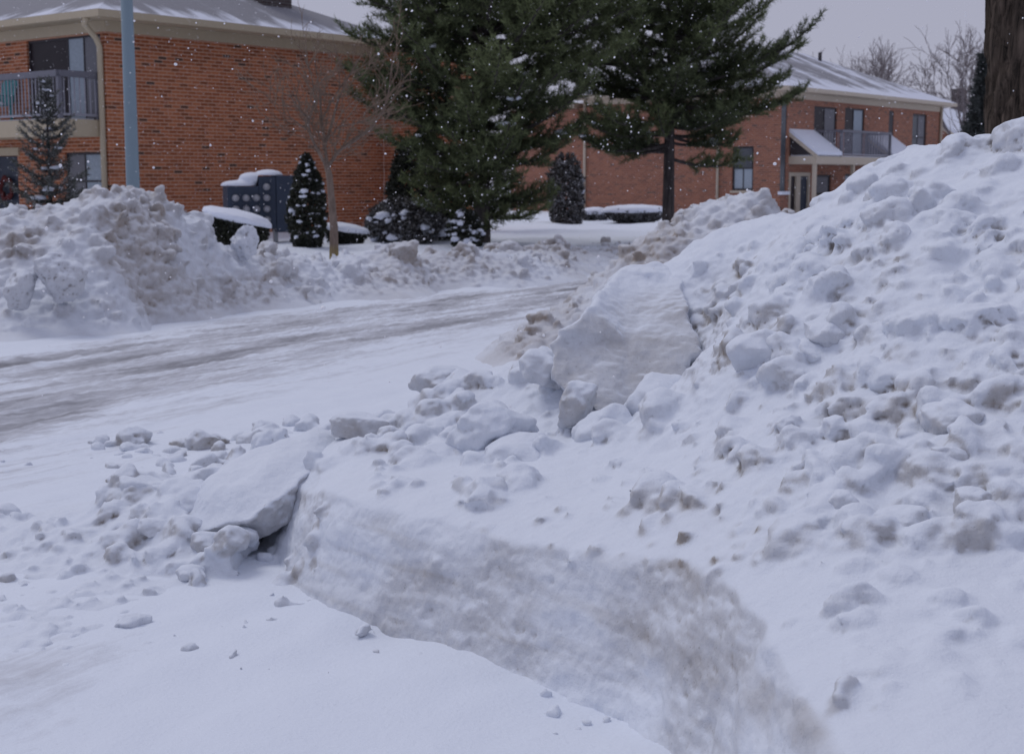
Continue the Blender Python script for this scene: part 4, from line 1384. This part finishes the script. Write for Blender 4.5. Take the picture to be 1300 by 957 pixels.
# ------------------------------------------------------------------ mailbox unit
mp = at(290, 300, 31.5)
mu = thing('mailbox_unit', 'stepped navy mailbox unit with rows of round tubes and snow on top by the wall', 'mailbox', (mp.x, mp.y, .30), R(22))
MW = 1.06
lowt, hight = 1.22, 1.43
body = MB()
body.box((0, 0, .30), (.68, .52, lowt)); body.box((.682, 0, .30), (MW, .52, hight))
body.build('cabinet', M['navy_metal'], mu, bevel=.012)
MB().box((MW + .002, -.03, .22), (MW + .42, .50, hight + .02)).build('side_cabinet', M['navy_metal'], mu, bevel=.012)
for lx in (.10, MW - .02): MB().box((lx, .2, -.1), (lx + .09, .3, .298)).build('leg', M['metal'], mu)
V0, F0 = ico(3)
dome = None
for rr_ in range(4):
    for cc in range(4):
        if rr_ == 0 and cc < 3: continue
        m = MB(); cx_, cz_ = .17 + cc * .225, 1.20 - rr_ * .235
        m.tube([(0, .10, 0), (0, -.02, 0), (0, -.10, 0), (0, -.145, 0), (0, -.16, 0)], [.076, .076, .068, .044, .012], 18)
        if dome is None:
            dome = m.build('newspaper_tube', M['grey_dome'], mu, True); dome.location = (cx_, 0, cz_)
        else:
            d2 = dome.copy(); COL.objects.link(d2); d2.parent = mu; d2.location = (cx_, 0, cz_)
sx = []
for (cx_, w_, z_, h_) in ((.30, .44, lowt, .11), (.58, .30, hight - .06, .13), (.95, .36, hight, .13)):
    V, F = ico(3); V = V * np.array([w_ * .9, .30, h_]) + np.array([cx_, .25, z_ + .02]); sx.append((V, F))
V, F = voxel(*join_np(sx), .02); V = relax(V, F, 5); V[:, 2] = np.where(V[:, 0] < .66, np.maximum(V[:, 2], lowt + .004), np.maximum(V[:, 2], hight + .024))
link_mesh('snow_cap', np_mesh('snow_cap', V, F), M['snow_cap'], mu, True)


# ------------------------------------------------------------------ plants
def np_tri(name, tri, mat, parent, tint):
    """tri (n,3,3) loose triangles"""
    n = len(tri)
    me = np_mesh(name, tri.reshape(-1, 3), np.arange(n * 3).reshape(-1, 3), {'tint': np.repeat(tint, 3)})
    return link_mesh(name, me, mat, parent)


def tufts(pos, dirs, rg_, n, length, width, spread, shade):
    """needle bundles: n slim triangles fanning about each direction"""
    k = len(pos)
    d = np.repeat(dirs, n, 0) + rg_.normal(size=(k * n, 3)) * spread
    d /= np.linalg.norm(d, axis=1)[:, None]
    s = np.cross(d, rg_.normal(size=(k * n, 3))); s /= np.linalg.norm(s, axis=1)[:, None]
    L = length * rg_.uniform(.6, 1.15, (k * n, 1))
    p = np.repeat(pos, n, 0) + rg_.normal(size=(k * n, 3)) * length * .12
    tri = np.stack([p - s * width * .5, p + s * width * .5, p + d * L], 1)
    tint = np.clip(np.repeat(shade, n) + rg_.normal(size=k * n) * .13, 0, 1)
    return tri, tint


def blobs(pts, radii, rg_, flat=.5):
    parts = []
    for p, r in zip(pts, radii):
        V, F = ico(2)
        r = r * rg_.uniform(.5, 1.2)
        V = V * (1 + .55 * fbm(V + rg_.uniform(0, 50), 1.5, 2, 5))[:, None]
        parts.append((V * np.array([r * rg_.uniform(.8, 1.5), r * rg_.uniform(.8, 1.5), r * flat]) + p, F))
    return join_np(parts)


def pine(label, base, H, z0, prof, seed, whorl=.42, lean=(0, 0), trunk_r=.17, ntuft=12, extra=(), snow=30, per=5, droop=0.0):
    rg_ = np.random.default_rng(seed)
    root = thing('pine_tree', label, 'tree', base)
    tp = [Vector((lean[0] * f * f, lean[1] * f * f, H * f)) for f in np.linspace(0, 1, 10)]
    trunk_pts = [tp[0] - Vector((0, 0, .3))] + tp
    MB().tube(trunk_pts, [trunk_r * 1.15] + [max(.012, trunk_r * (1 - .93 * f)) for f in np.linspace(0, 1, 10)], 12).build('trunk', M['bark_pine'], root, True)
    limbs = MB()
    P_, D_, S_ = [], [], []
    snowp = []
    z = z0
    todo = []
    while z < H - .25:
        for k in range(per):
            az = rg_.uniform(0, 2 * math.pi)
            L = prof(z, az) * (rg_.uniform(.78, 1.08) if rg_.random() < .6 else rg_.uniform(.35, .8))
            if L > .15: todo.append((z + rg_.uniform(-.15, .15), az, L, None))
        z += whorl * rg_.uniform(.8, 1.2)
    todo += list(extra)
    for z, az, L, el in todo:
        f = z / H
        s0 = Vector((lean[0] * f * f, lean[1] * f * f, z))
        if el is None: el = (-.05 + .5 * f - droop) + rg_.uniform(-.28, .28)
        d = Vector((math.cos(az), math.sin(az), math.tan(el))).normalized()
        n = 6
        path = []
        bend = rg_.uniform(-.2, .2)
        for i in range(n + 1):
            t = i / n
            p = s0 + d * (L * t) + Vector((-math.sin(az), math.cos(az), 0)) * (bend * L * t * t * .5) + Vector((0, 0, L * (.20 * t ** 3 - .10 * t * (1 - t))))
            path.append(p)
        limbs.tube(path, [max(.006, .014 + .017 * L * (1 - i / n)) for i in range(n + 1)], 5, False)
        shade0 = rg_.uniform(.12, .55)
        ntw = max(4, int(L * 7.5))
        for j in range(ntw):
            t = .22 + .78 * (j + rg_.uniform(0, 1)) / ntw
            i = min(int(t * n), n - 1); p = path[i].lerp(path[i + 1], t * n - i)
            dirb = (path[i + 1] - path[i]).normalized()
            side = Vector((-math.sin(az), math.cos(az), 0)) * (1 if j % 2 else -1)
            tl = (.22 + .34 * L * (1 - t) + .14 * rg_.random()) * rg_.uniform(.7, 1.15)
            td = (dirb * .6 + side * rg_.uniform(.3, 1.0) + Vector((0, 0, rg_.uniform(-.25, .85)))).normalized()
            if tl > .28: limbs.tube([p, p + td * tl], [.008, .004], 3, False)
            m = max(2, int(tl / .075))
            for q in range(m):
                u = (q + .6) / m
                pp = p + td * (tl * u)
                P_.append(pp); D_.append(td * .7 + Vector((0, 0, .55)))
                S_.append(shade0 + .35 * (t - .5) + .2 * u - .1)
            if rg_.random() < .05: snowp.append(p + Vector((0, 0, .05)))
        m = max(3, int(L / .09))
        for q in range(m):
            t = .30 + .70 * q / m
            i = min(int(t * n), n - 1); p = path[i].lerp(path[i + 1], t * n - i)
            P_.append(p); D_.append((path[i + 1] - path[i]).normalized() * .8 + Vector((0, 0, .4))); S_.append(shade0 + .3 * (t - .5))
    limbs.build('limbs', M['bark_pine'], root, True)
    P_ = np.array([tuple(p) for p in P_]); D_ = np.array([tuple(p) for p in D_]); D_ /= np.linalg.norm(D_, axis=1)[:, None]
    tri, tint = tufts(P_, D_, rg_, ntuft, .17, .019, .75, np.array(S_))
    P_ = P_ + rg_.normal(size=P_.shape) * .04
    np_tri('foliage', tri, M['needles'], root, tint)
    if snow and snowp:
        rg_.shuffle(snowp)
        sp_ = [np.array(tuple(p)) for p in snowp[:snow]]
        V, F = blobs(sp_, rg_.uniform(.05, .14, len(sp_)), rg_, .45)
        tago(link_mesh('branch_snow', np_mesh('branch_snow', V, F), M['snow_cap'], root, True), kind='stuff')
    return root


def prof1(z, az):
    base = np.interp(z, [.3, .9, 1.7, 2.6, 3.4, 4.4, 5.4, 6.5, 8, 9.8], [.9, 1.6, 1.95, 2.6, 3.0, 3.2, 3.3, 3.0, 1.7, .3])
    return float(base) * (1 + .12 * math.sin(az * 2 + z))


b1 = at(612, 304, 31.0)
pine('huge dark pine with foliage almost to the ground, just right of the left building', (b1.x, b1.y, .28), 9.8, .55, prof1, 21, .27, (.1, 0), .19, 12, snow=46, per=7,
     extra=[(4.7, 0, 3.9, .12), (5.2, .15, 3.9, .06), (4.2, -.2, 3.8, .10), (3.7, .1, 3.5, .08), (5.7, -.1, 3.6, .05), (4.5, .3, 3.4, .2)])


def prof2(z, az):
    base = np.interp(z, [1.7, 2.2, 3.0, 3.8, 4.6, 5.4, 6.4, 8, 9.4], [1.4, 2.5, 2.75, 2.75, 2.7, 2.6, 2.3, 1.4, .2])
    c = math.cos(az)
    return float(base) * (1 - .04 * c)


b2 = at(848, 296, 33.5)
pine('second pine with a bare lower trunk and long branches reaching right', (b2.x, b2.y, .28), 9.4, 2.0, prof2, 22, .28, (.05, 0), .15, 12, snow=50, per=6, droop=.05,
     extra=[(3.5, -.15, 3.25, .20), (3.4, -.1, 2.9, .13), (2.9, -.3, 3.0, -.06), (2.8, -.2, 2.8, -.02), (3.0, .1, 2.7, .06), (3.5, -.5, 2.6, .12), (4.4, 2.9, 3.0, .1), (4.9, .2, 2.2, .25), (5.1, 3.2, 3.1, .10), (3.9, 3.3, 3.0, .04), (3.4, 2.8, 2.9, .05), (5.6, 3.0, 2.9, .1), (4.7, 3.4, 3.2, .15)])


def spruce(label, base, H, R0, seed, mat, name='spruce_tree', n_per=7, frost_snow=12, tl=.10, tw=.016):
    rg_ = np.random.default_rng(seed)
    root = thing(name, label, 'tree', base)
    MB().tube([(0, 0, -.2), (0, 0, H * .5), (0, 0, H)], [.05, .035, .008], 8).build('trunk', M['bark_pine'], root, True)
    limbs = MB(); P_, D_, S_ = [], [], []; snowp = []
    z = .25
    while z < H:
        f = z / H
        for k in range(n_per):
            az = rg_.uniform(0, 6.283); L = max(.10, R0 * (1 - f) ** .85 * rg_.uniform(.4, 1.25))
            d = Vector((math.cos(az), math.sin(az), .15 + .6 * f))
            e = Vector((0, 0, z)) + d * L + Vector((0, 0, .12 * L))
            mid = Vector((0, 0, z)) + d * L * .5 - Vector((0, 0, .04))
            limbs.tube([Vector((0, 0, z)), mid, e], [.014, .010, .004], 4, False)
            m = max(4, int(L / .055))
            for q in range(m):
                t = (q + 1) / m
                p = (Vector((0, 0, z)).lerp(mid, t * 2) if t < .5 else mid.lerp(e, t * 2 - 1))
                sd2 = Vector((-math.sin(az), math.cos(az), .1)) * rg_.uniform(-1, 1) * .28 * L * (1.1 - t)
                P_.append(p + sd2); D_.append(d.normalized() + sd2 * 1.5); S_.append(.25 + .5 * t * rg_.random())
            if rg_.random() < .12: snowp.append(np.array(tuple(mid + Vector((0, 0, .05)))))
        z += .16
    limbs.build('limbs', M['bark_pine'], root, True)
    P_ = np.array([tuple(p) for p in P_]); D_ = np.array([tuple(p) for p in D_]); D_ /= np.linalg.norm(D_, axis=1)[:, None]
    tri, tint = tufts(P_, D_, rg_, 10, tl, tw, .75, np.array(S_))
    np_tri('foliage', tri, M[mat], root, tint)
    if snowp:
        sp_ = snowp[:frost_snow]
        V, F = blobs(sp_, rg_.uniform(.05, .10, len(sp_)), rg_, .5)
        tago(link_mesh('branch_snow', np_mesh('branch_snow', V, F), M['snow_cap'], root, True), kind='stuff')
    return root


sb = at(66, 296, 30.0)
spruce('thin frosted young spruce in front of the left balcony', (sb.x, sb.y, .28), 3.35, 1.12, 41, 'needles_grey', n_per=9, frost_snow=30, tl=.11)


def shrub(name, label, cat, base, size, n, mat, seed, shape='dome', leaf=.05, snow=0, cap=None, rot=0.0, snow_r=(.015, .085)):
    """leafy shrub: many small leaves through its volume, stems, snow lodged in it or a cap of snow on top"""
    rg_ = np.random.default_rng(seed)
    root = thing(name, label, cat, base, rot)
    sx, sy, sz = size
    d = rg_.normal(size=(n, 3)); d /= np.linalg.norm(d, axis=1)[:, None]
    rr_ = rg_.uniform(.55, 1.0, n) ** .6
    wob_ = 1 + .16 * fbm(d + seed, 1.8, 3, seed)
    p = d * (rr_ * wob_)[:, None]
    if shape == 'column':
        t = rg_.uniform(0, 1, n); a = rg_.uniform(0, 6.283, n)
        pr = np.interp(t, [0, .12, .45, .8, 1], [.72, .95, 1.0, .62, .08])
        wq = np.stack([np.cos(a) * 1.2, np.sin(a) * 1.2, t * 5], 1)
        q = pr * rr_ * (1 + .22 * fbm(wq, 1.3, 3, seed))
        p = np.stack([np.cos(a) * q * sx, np.sin(a) * q * sy, t * sz], 1)
        d = np.stack([np.cos(a), np.sin(a), .6 + 0 * a], 1)
    elif shape == 'flat':       # clipped top, undercut sides
        t = rg_.uniform(0, 1, n); a = rg_.uniform(0, 6.283, n)
        pr = np.interp(t, [0, .3, .8, 1], [.45, .75, .98, .95]) * np.sqrt(rg_.uniform(.35, 1, n))
        p = np.stack([np.cos(a) * pr * sx, np.sin(a) * pr * sy, t * sz], 1); p += rg_.normal(size=p.shape) * .02
        d = np.stack([np.cos(a), np.sin(a), .3 + 0 * a], 1)
    else:
        p = p * np.array([sx, sy, sz * .62]) + np.array([0, 0, sz * .42]); p[:, 2] = np.maximum(p[:, 2], .02)
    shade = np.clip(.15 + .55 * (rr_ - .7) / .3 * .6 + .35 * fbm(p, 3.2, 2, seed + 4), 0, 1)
    dd = d + np.array([0, 0, .25]); dd /= np.linalg.norm(dd, axis=1)[:, None]
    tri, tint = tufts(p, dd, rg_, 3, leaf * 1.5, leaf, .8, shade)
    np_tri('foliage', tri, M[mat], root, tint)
    st_ = MB()
    for k in range(7):
        a = rg_.uniform(0, 6.283)
        st_.tube([(0, 0, -.1), (math.cos(a) * sx * .3, math.sin(a) * sy * .3, sz * .35), (math.cos(a) * sx * .6, math.sin(a) * sy * .6, sz * .6)], [.02, .014, .006], 5, False)
    st_.build('stems', M['bark_pine'], root)
    if snow:
        idx = rg_.choice(n, snow * 6)
        idx = idx[(p[idx, 2] > sz * .12) & (rr_[idx] > .8)][:snow]
        V, F = blobs(list(p[idx]), rg_.uniform(*snow_r, len(idx)), rg_, .7)
        tago(link_mesh('lodged_snow', np_mesh('lodged_snow', V, F), M['snow_cap'], root, True), kind='stuff')
    if cap is not None:
        th, z_ = cap
        V, F = ico(5)
        V = V.copy()
        top = V[:, 2] > 0
        edge = 1 + .06 * fbm(V, 1.6, 3, seed + 8)
        V[:, 0] *= sx * 1.03 * edge; V[:, 1] *= sy * 1.03 * edge
        V[:, 2] = np.where(top, np.sign(V[:, 2]) * np.abs(V[:, 2]) ** .6 * th, V[:, 2] * .05) + z_ + .02 * fbm(V, 2.2, 2, seed + 2)
        link_mesh('snow_cap', np_mesh('snow_cap', V, F), M['snow_cap'], root, True)
    return root


def onlawn(px, py, Yd, z=.30):
    p = at(px, py, Yd); return (p.x, p.y, z)


t1 = shrub('clipped_bush', 'dark clipped bush under a thick tilted snow cap before the mailbox unit', 'bush', onlawn(289, 306, 25.5, .22), (.60, .52, .76), 6500, 'leaves', 51, 'flat', .035, 0, (.17, .76))
t1.rotation_euler = (0, R(13), 0)
t2 = shrub('clipped_bush', 'small snow capped bush behind the thin bare tree', 'bush', onlawn(437, 303, 30.5), (.46, .42, .33), 2600, 'leaves', 52, 'flat', .035, 0, (.15, .31))
t2.rotation_euler = (0, R(8), 0)
shrub('columnar_shrub', 'upright evergreen shrub speckled with snow beside the mailbox unit', 'shrub', onlawn(391, 308, 29.5), (.37, .37, 1.85), 5200, 'leaves', 53, 'column', .045, 110, None, 0, (.012, .07))
shrub('round_bush', 'spreading frosted bush at the corner of the left building', 'bush', onlawn(515, 306, 32), (.86, .7, .92), 6500, 'leaves_frost', 54, 'dome', .045, 70, None, 0, (.015, .12))
shrub('round_bush', 'small snow laden shrub at the foot of the huge pine', 'bush', onlawn(592, 303, 30), (.34, .3, .72), 2200, 'leaves', 55, 'dome', .045, 60, None, 0, (.015, .10))
shrub('columnar_shrub', 'dark conical evergreen between the left building wing and the huge pine', 'shrub', onlawn(540, 303, 34), (.95, .8, 2.5), 9000, 'leaves', 56, 'column', .055, 6, None, 0, (.05, .08))
shrub('columnar_shrub', 'snow dusted upright shrub against the downspout right of the huge pine', 'shrub', onlawn(718, 289, 47), (.58, .5, 2.1), 2600, 'leaves_frost', 57, 'dome', .085, 16, None, 0, (.05, .12))
shrub('low_hedge', 'low hedge loaded with snow along the wall behind the second pine', 'hedge', onlawn(806, 287, 48), (1.05, .6, .40), 4000, 'leaves_frost', 58, 'flat', .06, 0, (.24, .34))
shrub('low_hedge', 'snow buried hedge piece left of the second pine trunk by the downspout', 'hedge', onlawn(755, 290, 50), (.55, .5, .30), 2200, 'leaves_frost', 62, 'flat', .06, 0, (.22, .24))
shrub('round_bush', 'small dark shrub by the far porch door', 'bush', (FR.o.x + BX.x * 3.4 + BY.x * -1.6, FR.o.y + BX.y * 3.4 + BY.y * -1.6, .3), (.55, .5, 1.0), 2400, 'leaves_far', 59, 'dome', .06, 8)
shrub('round_bush', 'green shrub at the far right end of the distant block', 'bush', (FR.o.x + BX.x * (RX - 1.1) + BY.x * -1.2, FR.o.y + BX.y * (RX - 1.1) + BY.y * -1.2, .3), (.75, .7, 3.0), 3500, 'leaves_far', 60, 'column', .08, 6)
eg = at(1242, 230, 52)
spruce('dark bushy evergreen left of the big trunk on the skyline', (eg.x, eg.y, .2), 5.7, 1.05, 61, 'leaves_far', 'evergreen_tree', 10, 14, .24, .04)


def bare_tree(name, label, base, H, seed, spread=.5, r0=.08, depth=6, mats=('bark_pine', 'twig'), fork=.35, twig_min=.006, kids=(2, 3), group=None):
    rg_ = np.random.default_rng(seed)
    root = thing(name, label, 'tree', base, 0, group)
    big, small, tr = MB(), MB(), MB()

    def grow(p, d, L, r, k):
        n = 3
        path = [p]; q = p
        for i in range(n):
            d = (d + Vector(rg_.normal(size=3) * .12) + Vector((0, 0, .05))).normalized()
            q = q + d * (L / n); path.append(q)
        rad = [r * (1 - .35 * i / n) for i in range(n + 1)]
        tgt = tr if k == 0 else big if k < 3 else small
        tgt.tube(path, [max(x, twig_min) for x in rad], 10 if k == 0 else 6 if k < 3 else 3, k == 0)
        if k >= depth: return
        m = int(rg_.integers(kids[0], kids[1] + 1)) + (1 if k == 0 else 0)
        a0 = rg_.uniform(0, 6.28)
        for j in range(m):
            ax = d.orthogonal().normalized()
            ax.rotate(Matrix.Rotation(a0 + j * 6.283 / m + rg_.uniform(-.4, .4), 3, d))
            nd = (d + ax * spread * rg_.uniform(.7, 1.4)).normalized()
            grow(path[-1] if j < 2 else path[-2], nd, L * rg_.uniform(.62, .88), r * .62, k + 1)
        if k > 0:
            for j in range(2):
                ax = Vector(rg_.normal(size=3)).normalized()
                grow(path[1 + j], (d + ax * .8).normalized(), L * .5, r * .35, max(k + 1, depth - 1))
    grow(Vector((0, 0, -.1)), Vector((0, 0, 1)), H * fork, r0, 0)
    tr.build('trunk', M[mats[0]], root, True)
    big.build('limbs', M[mats[0]], root, True)
    small.build('twigs', M[mats[1]], root)
    return root


# the young bare tree on the lawn: limbs drawn after the photograph, twigs grown from them
yb = at(424, 324, 24.5)
yt = thing('young_bare_tree', 'thin leafless young tree with a tan trunk in front of the brick wall', 'tree', (yb.x, yb.y, .27))


def ypt(px, py, dy=0.0):
    q_ = at(px, py, 24.5 + dy); return Vector((q_.x - yb.x, q_.y - yb.y, q_.z - .27))


MB().tube([Vector((0, 0, -.1)), ypt(424, 320), ypt(424, 290), ypt(421, 255), ypt(418, 222), ypt(414, 208)], [.085, .078, .068, .062, .056, .05], 12).build('trunk', M['bark_young'], yt, True)
LIMBS = [([(414, 210, 0), (404, 192, -.1), (394, 172, -.2), (390, 150, -.3), (380, 138, -.4), (366, 120, -.5)], .034),
         ([(415, 208, 0), (412, 180, .1), (408, 150, .2), (405, 110, .2), (400, 80, .3)], .032),
         ([(416, 212, 0), (430, 192, .1), (452, 178, .2), (470, 165, .3), (487, 140, .3), (494, 115, .3), (498, 80, .3)], .034),
         ([(417, 210, 0), (428, 195, .2), (444, 180, .4), (462, 168, .6), (480, 152, .7)], .024),
         ([(411, 190, 0), (420, 160, .3), (430, 125, .5), (442, 98, .6), (455, 75, .6)], .028),
         ([(408, 155, .2), (420, 130, .4), (436, 105, .3), (452, 88, .2)], .018),
         ([(392, 155, -.3), (400, 130, -.4), (396, 100, -.5), (388, 78, -.5)], .018),
         ([(390, 165, -.2), (372, 152, -.2), (352, 140, -.1), (338, 120, 0)], .014),
         ([(412, 180, .1), (432, 160, -.2), (452, 158, -.4), (470, 148, -.5)], .014)]
lm_, tw_ = MB(), MB()
rgt = np.random.default_rng(5)


def twig(p, d, L, r, k):
    path = [p]; q_ = p
    for i in range(3):
        d = (d + Vector(rgt.normal(size=3) * .16) + Vector((0, 0, .06))).normalized(); q_ = q_ + d * (L / 3); path.append(q_)
    tw_.tube(path, [r, r * .85, r * .7, r * .5], 3, False)
    if k <= 0: return
    for j in range(3):
        nd = (d + Vector(rgt.normal(size=3)).normalized() * .75).normalized()
        twig(path[1 + j % 3], nd, L * rgt.uniform(.55, .8), r * .7, k - 1)


for pts, r in LIMBS:
    path = [ypt(*p) for p in pts]
    lm_.tube(path, [max(.007, r * (1 - .75 * i / (len(path) - 1))) for i in range(len(path))], 8, False)
    for i in range(1, len(path)):
        for s in range(3):
            p = path[i - 1].lerp(path[i], rgt.random())
            d = ((path[i] - path[i - 1]).normalized() + Vector(rgt.normal(size=3)).normalized() * .9).normalized()
            twig(p, d, rgt.uniform(.28, .6), .0105, 2)
lm_.build('limbs', M['bark_young'], yt, True)
tw_.build('twigs', M['twig'], yt)

fb = at(1092, 230, 96); bare_tree('bare_tree', 'faint leafless tree rising behind the ridge of the distant block', (fb.x, fb.y, 0), 10.6, 61, .42, .16, 6, ('twig_far', 'twig_far'), .30, .013, (2, 3))
fb = at(1228, 230, 84); bare_tree('bare_tree', 'tall leafless tree on the skyline left of the big trunk', (fb.x, fb.y, 0), 11.2, 64, .40, .17, 6, ('twig_far', 'twig_far'), .28, .013, (2, 3))
fb = at(946, 230, 78); bare_tree('bare_tree', 'leafless tree showing bare branches between the second pine and the distant roof', (fb.x, fb.y, 0), 9.8, 66, .5, .15, 5, ('twig_far', 'twig_far'), .32, .014, (2, 3))
fb = at(1150, 230, 110); bare_tree('bare_tree', 'lowest faint leafless tree over the far end of the distant roof', (fb.x, fb.y, 0), 8.2, 68, .5, .14, 6, ('twig_far', 'twig_far'), .3, .014, (2, 3))

# big trunk at the top right
bt = at(1306, 160, 11.5)
rt = thing('old_tree', 'thick dark furrowed trunk standing at the top right behind the pile', 'tree', (bt.x, bt.y, 0))
path = [Vector((-.02, 0, z)) for z in (-.1, .3, .9, 1.8, 2.8, 4.0, 5.0)]
n_s = 72
Vt, Ft = [], []
zs_ = np.linspace(-.1, 5.0, 170)
for z in zs_:
    rad = np.interp(z, [-.1, .4, 1.2, 2.0, 3.2, 5.0], [.48, .36, .295, .285, .295, .33])
    cx_ = np.interp(z, [0, 2.0, 3.2, 5], [.03, .0, -.035, -.06])
    for k in range(n_s):
        a = 2 * math.pi * k / n_s
        Vt.append((cx_ + rad * math.cos(a), rad * math.sin(a), z))
Vt = np.array(Vt)
ii = np.arange(len(zs_) * n_s).reshape(len(zs_), n_s)
Ft = np.stack([ii[:-1].ravel(), np.roll(ii, -1, 1)[:-1].ravel(), np.roll(ii, -1, 1)[1:].ravel(), ii[1:].ravel()], 1)
rad_n = Vt * np.array([1, 1, 0]); rad_n /= np.linalg.norm(rad_n, axis=1)[:, None]
rid = np.abs(fbm(Vt, (12, 12, 1.7), 4, 303))
Vt = Vt + rad_n * (np.clip(rid, 0, .5) * .10)[:, None]
link_mesh('trunk', np_mesh('trunk', Vt, Ft), M['bark_dark'], rt, True)
lb_ = MB()
for az, el in ((.4, .9), (2.4, 1.0), (4.2, .8)):
    d = Vector((math.cos(az) * math.cos(el), math.sin(az) * math.cos(el), math.sin(el)))
    lb_.tube([Vector((-.06, 0, 4.8)), Vector((-.06, 0, 5.1)) + d * 1.2, Vector((-.06, 0, 5.3)) + d * 2.8], [.2, .13, .05], 12)
lb_.build('limbs', M['bark_dark'], rt, True)

# ------------------------------------------------------------------ falling snow
rgf = np.random.default_rng(99)
NF = 27000
pf = np.stack([rgf.uniform(-1, 1, NF), rgf.uniform(5.5, 33, NF), rgf.uniform(0, 1, NF)], 1)
pf[:, 0] *= 13; pf[:, 2] = .3 + pf[:, 2] * 9
kp = np.abs(pf[:, 0]) < .42 * pf[:, 1] + .5
pf = pf[kp]
rf_ = rgf.uniform(.002, .0058, len(pf)) * (1 + 1.0 * (rgf.random(len(pf)) < .08))
O, OF = ico(1)
k_ = len(O)
Vf = (O[None] * rf_[:, None, None] * rgf.uniform(.75, 1.25, (len(pf), k_, 1)) + pf[:, None]).reshape(-1, 3)
Ff = (OF[None] + k_ * np.arange(len(pf))[:, None, None]).reshape(-1, 3)
fo = link_mesh('falling_snow', np_mesh('falling_snow', Vf, Ff), simple('snowflake', (.9, .9, .93), .7, .0), None, True)
tago(fo, 'small white snowflakes falling through the air before the buildings', 'snowflakes', None, 'stuff')

# ------------------------------------------------------------------ daylight: an even overcast, snow falling
w = bpy.data.worlds.new('World')
SC.world = w
w.use_nodes = True
nt = w.node_tree
nt.nodes.clear()
wo = nt.nodes.new('ShaderNodeOutputWorld'); bg = nt.nodes.new('ShaderNodeBackground')
sky = nt.nodes.new('ShaderNodeTexSky'); sky.sky_type = 'NISHITA'; sky.sun_disc = False
SUN_EL, SUN_AZ = R(48), R(150)
sky.sun_elevation = SUN_EL; sky.sun_rotation = SUN_AZ
tc = nt.nodes.new('ShaderNodeTexCoord'); sp = nt.nodes.new('ShaderNodeSeparateXYZ')
nt.links.new(tc.outputs['Generated'], sp.inputs[0])
rp = nt.nodes.new('ShaderNodeValToRGB')
rp.color_ramp.elements[0].position = 0.0; rp.color_ramp.elements[0].color = (0.372, 0.374, 0.474, 1)
rp.color_ramp.elements[1].position = 1.0; rp.color_ramp.elements[1].color = (0.405, 0.415, 0.525, 1)
e = rp.color_ramp.elements.new(0.22); e.color = (0.362, 0.366, 0.468, 1)
nt.links.new(sp.outputs[2], rp.inputs[0])
hs = nt.nodes.new('ShaderNodeVectorMath'); hs.operation = 'SCALE'; hs.inputs['Scale'].default_value = 0.006
nt.links.new(sky.outputs[0], hs.inputs[0])
ad = nt.nodes.new('ShaderNodeVectorMath'); ad.operation = 'ADD'
nt.links.new(rp.outputs[0], ad.inputs[0]); nt.links.new(hs.outputs[0], ad.inputs[1])
nt.links.new(ad.outputs[0], bg.inputs['Color'])
bg.inputs['Strength'].default_value = 1.0
nt.links.new(bg.outputs[0], wo.inputs['Surface'])
sun = bpy.data.lights.new('sun', 'SUN')
sun.energy = 0.8; sun.angle = R(28); sun.color = (1.0, 0.97, 0.95)
so = bpy.data.objects.new('sun', sun); COL.objects.link(so)
# the same bearing as the sky's sun
sd_ = Vector((math.sin(SUN_AZ) * math.cos(SUN_EL), math.cos(SUN_AZ) * math.cos(SUN_EL), math.sin(SUN_EL)))
sd_ = Vector((-0.45, 0.30, 0.84)).normalized()
so.rotation_euler = sd_.to_track_quat('Z', 'Y').to_euler()
sky.sun_elevation = math.asin(sd_.z); sky.sun_rotation = math.atan2(sd_.x, sd_.y)
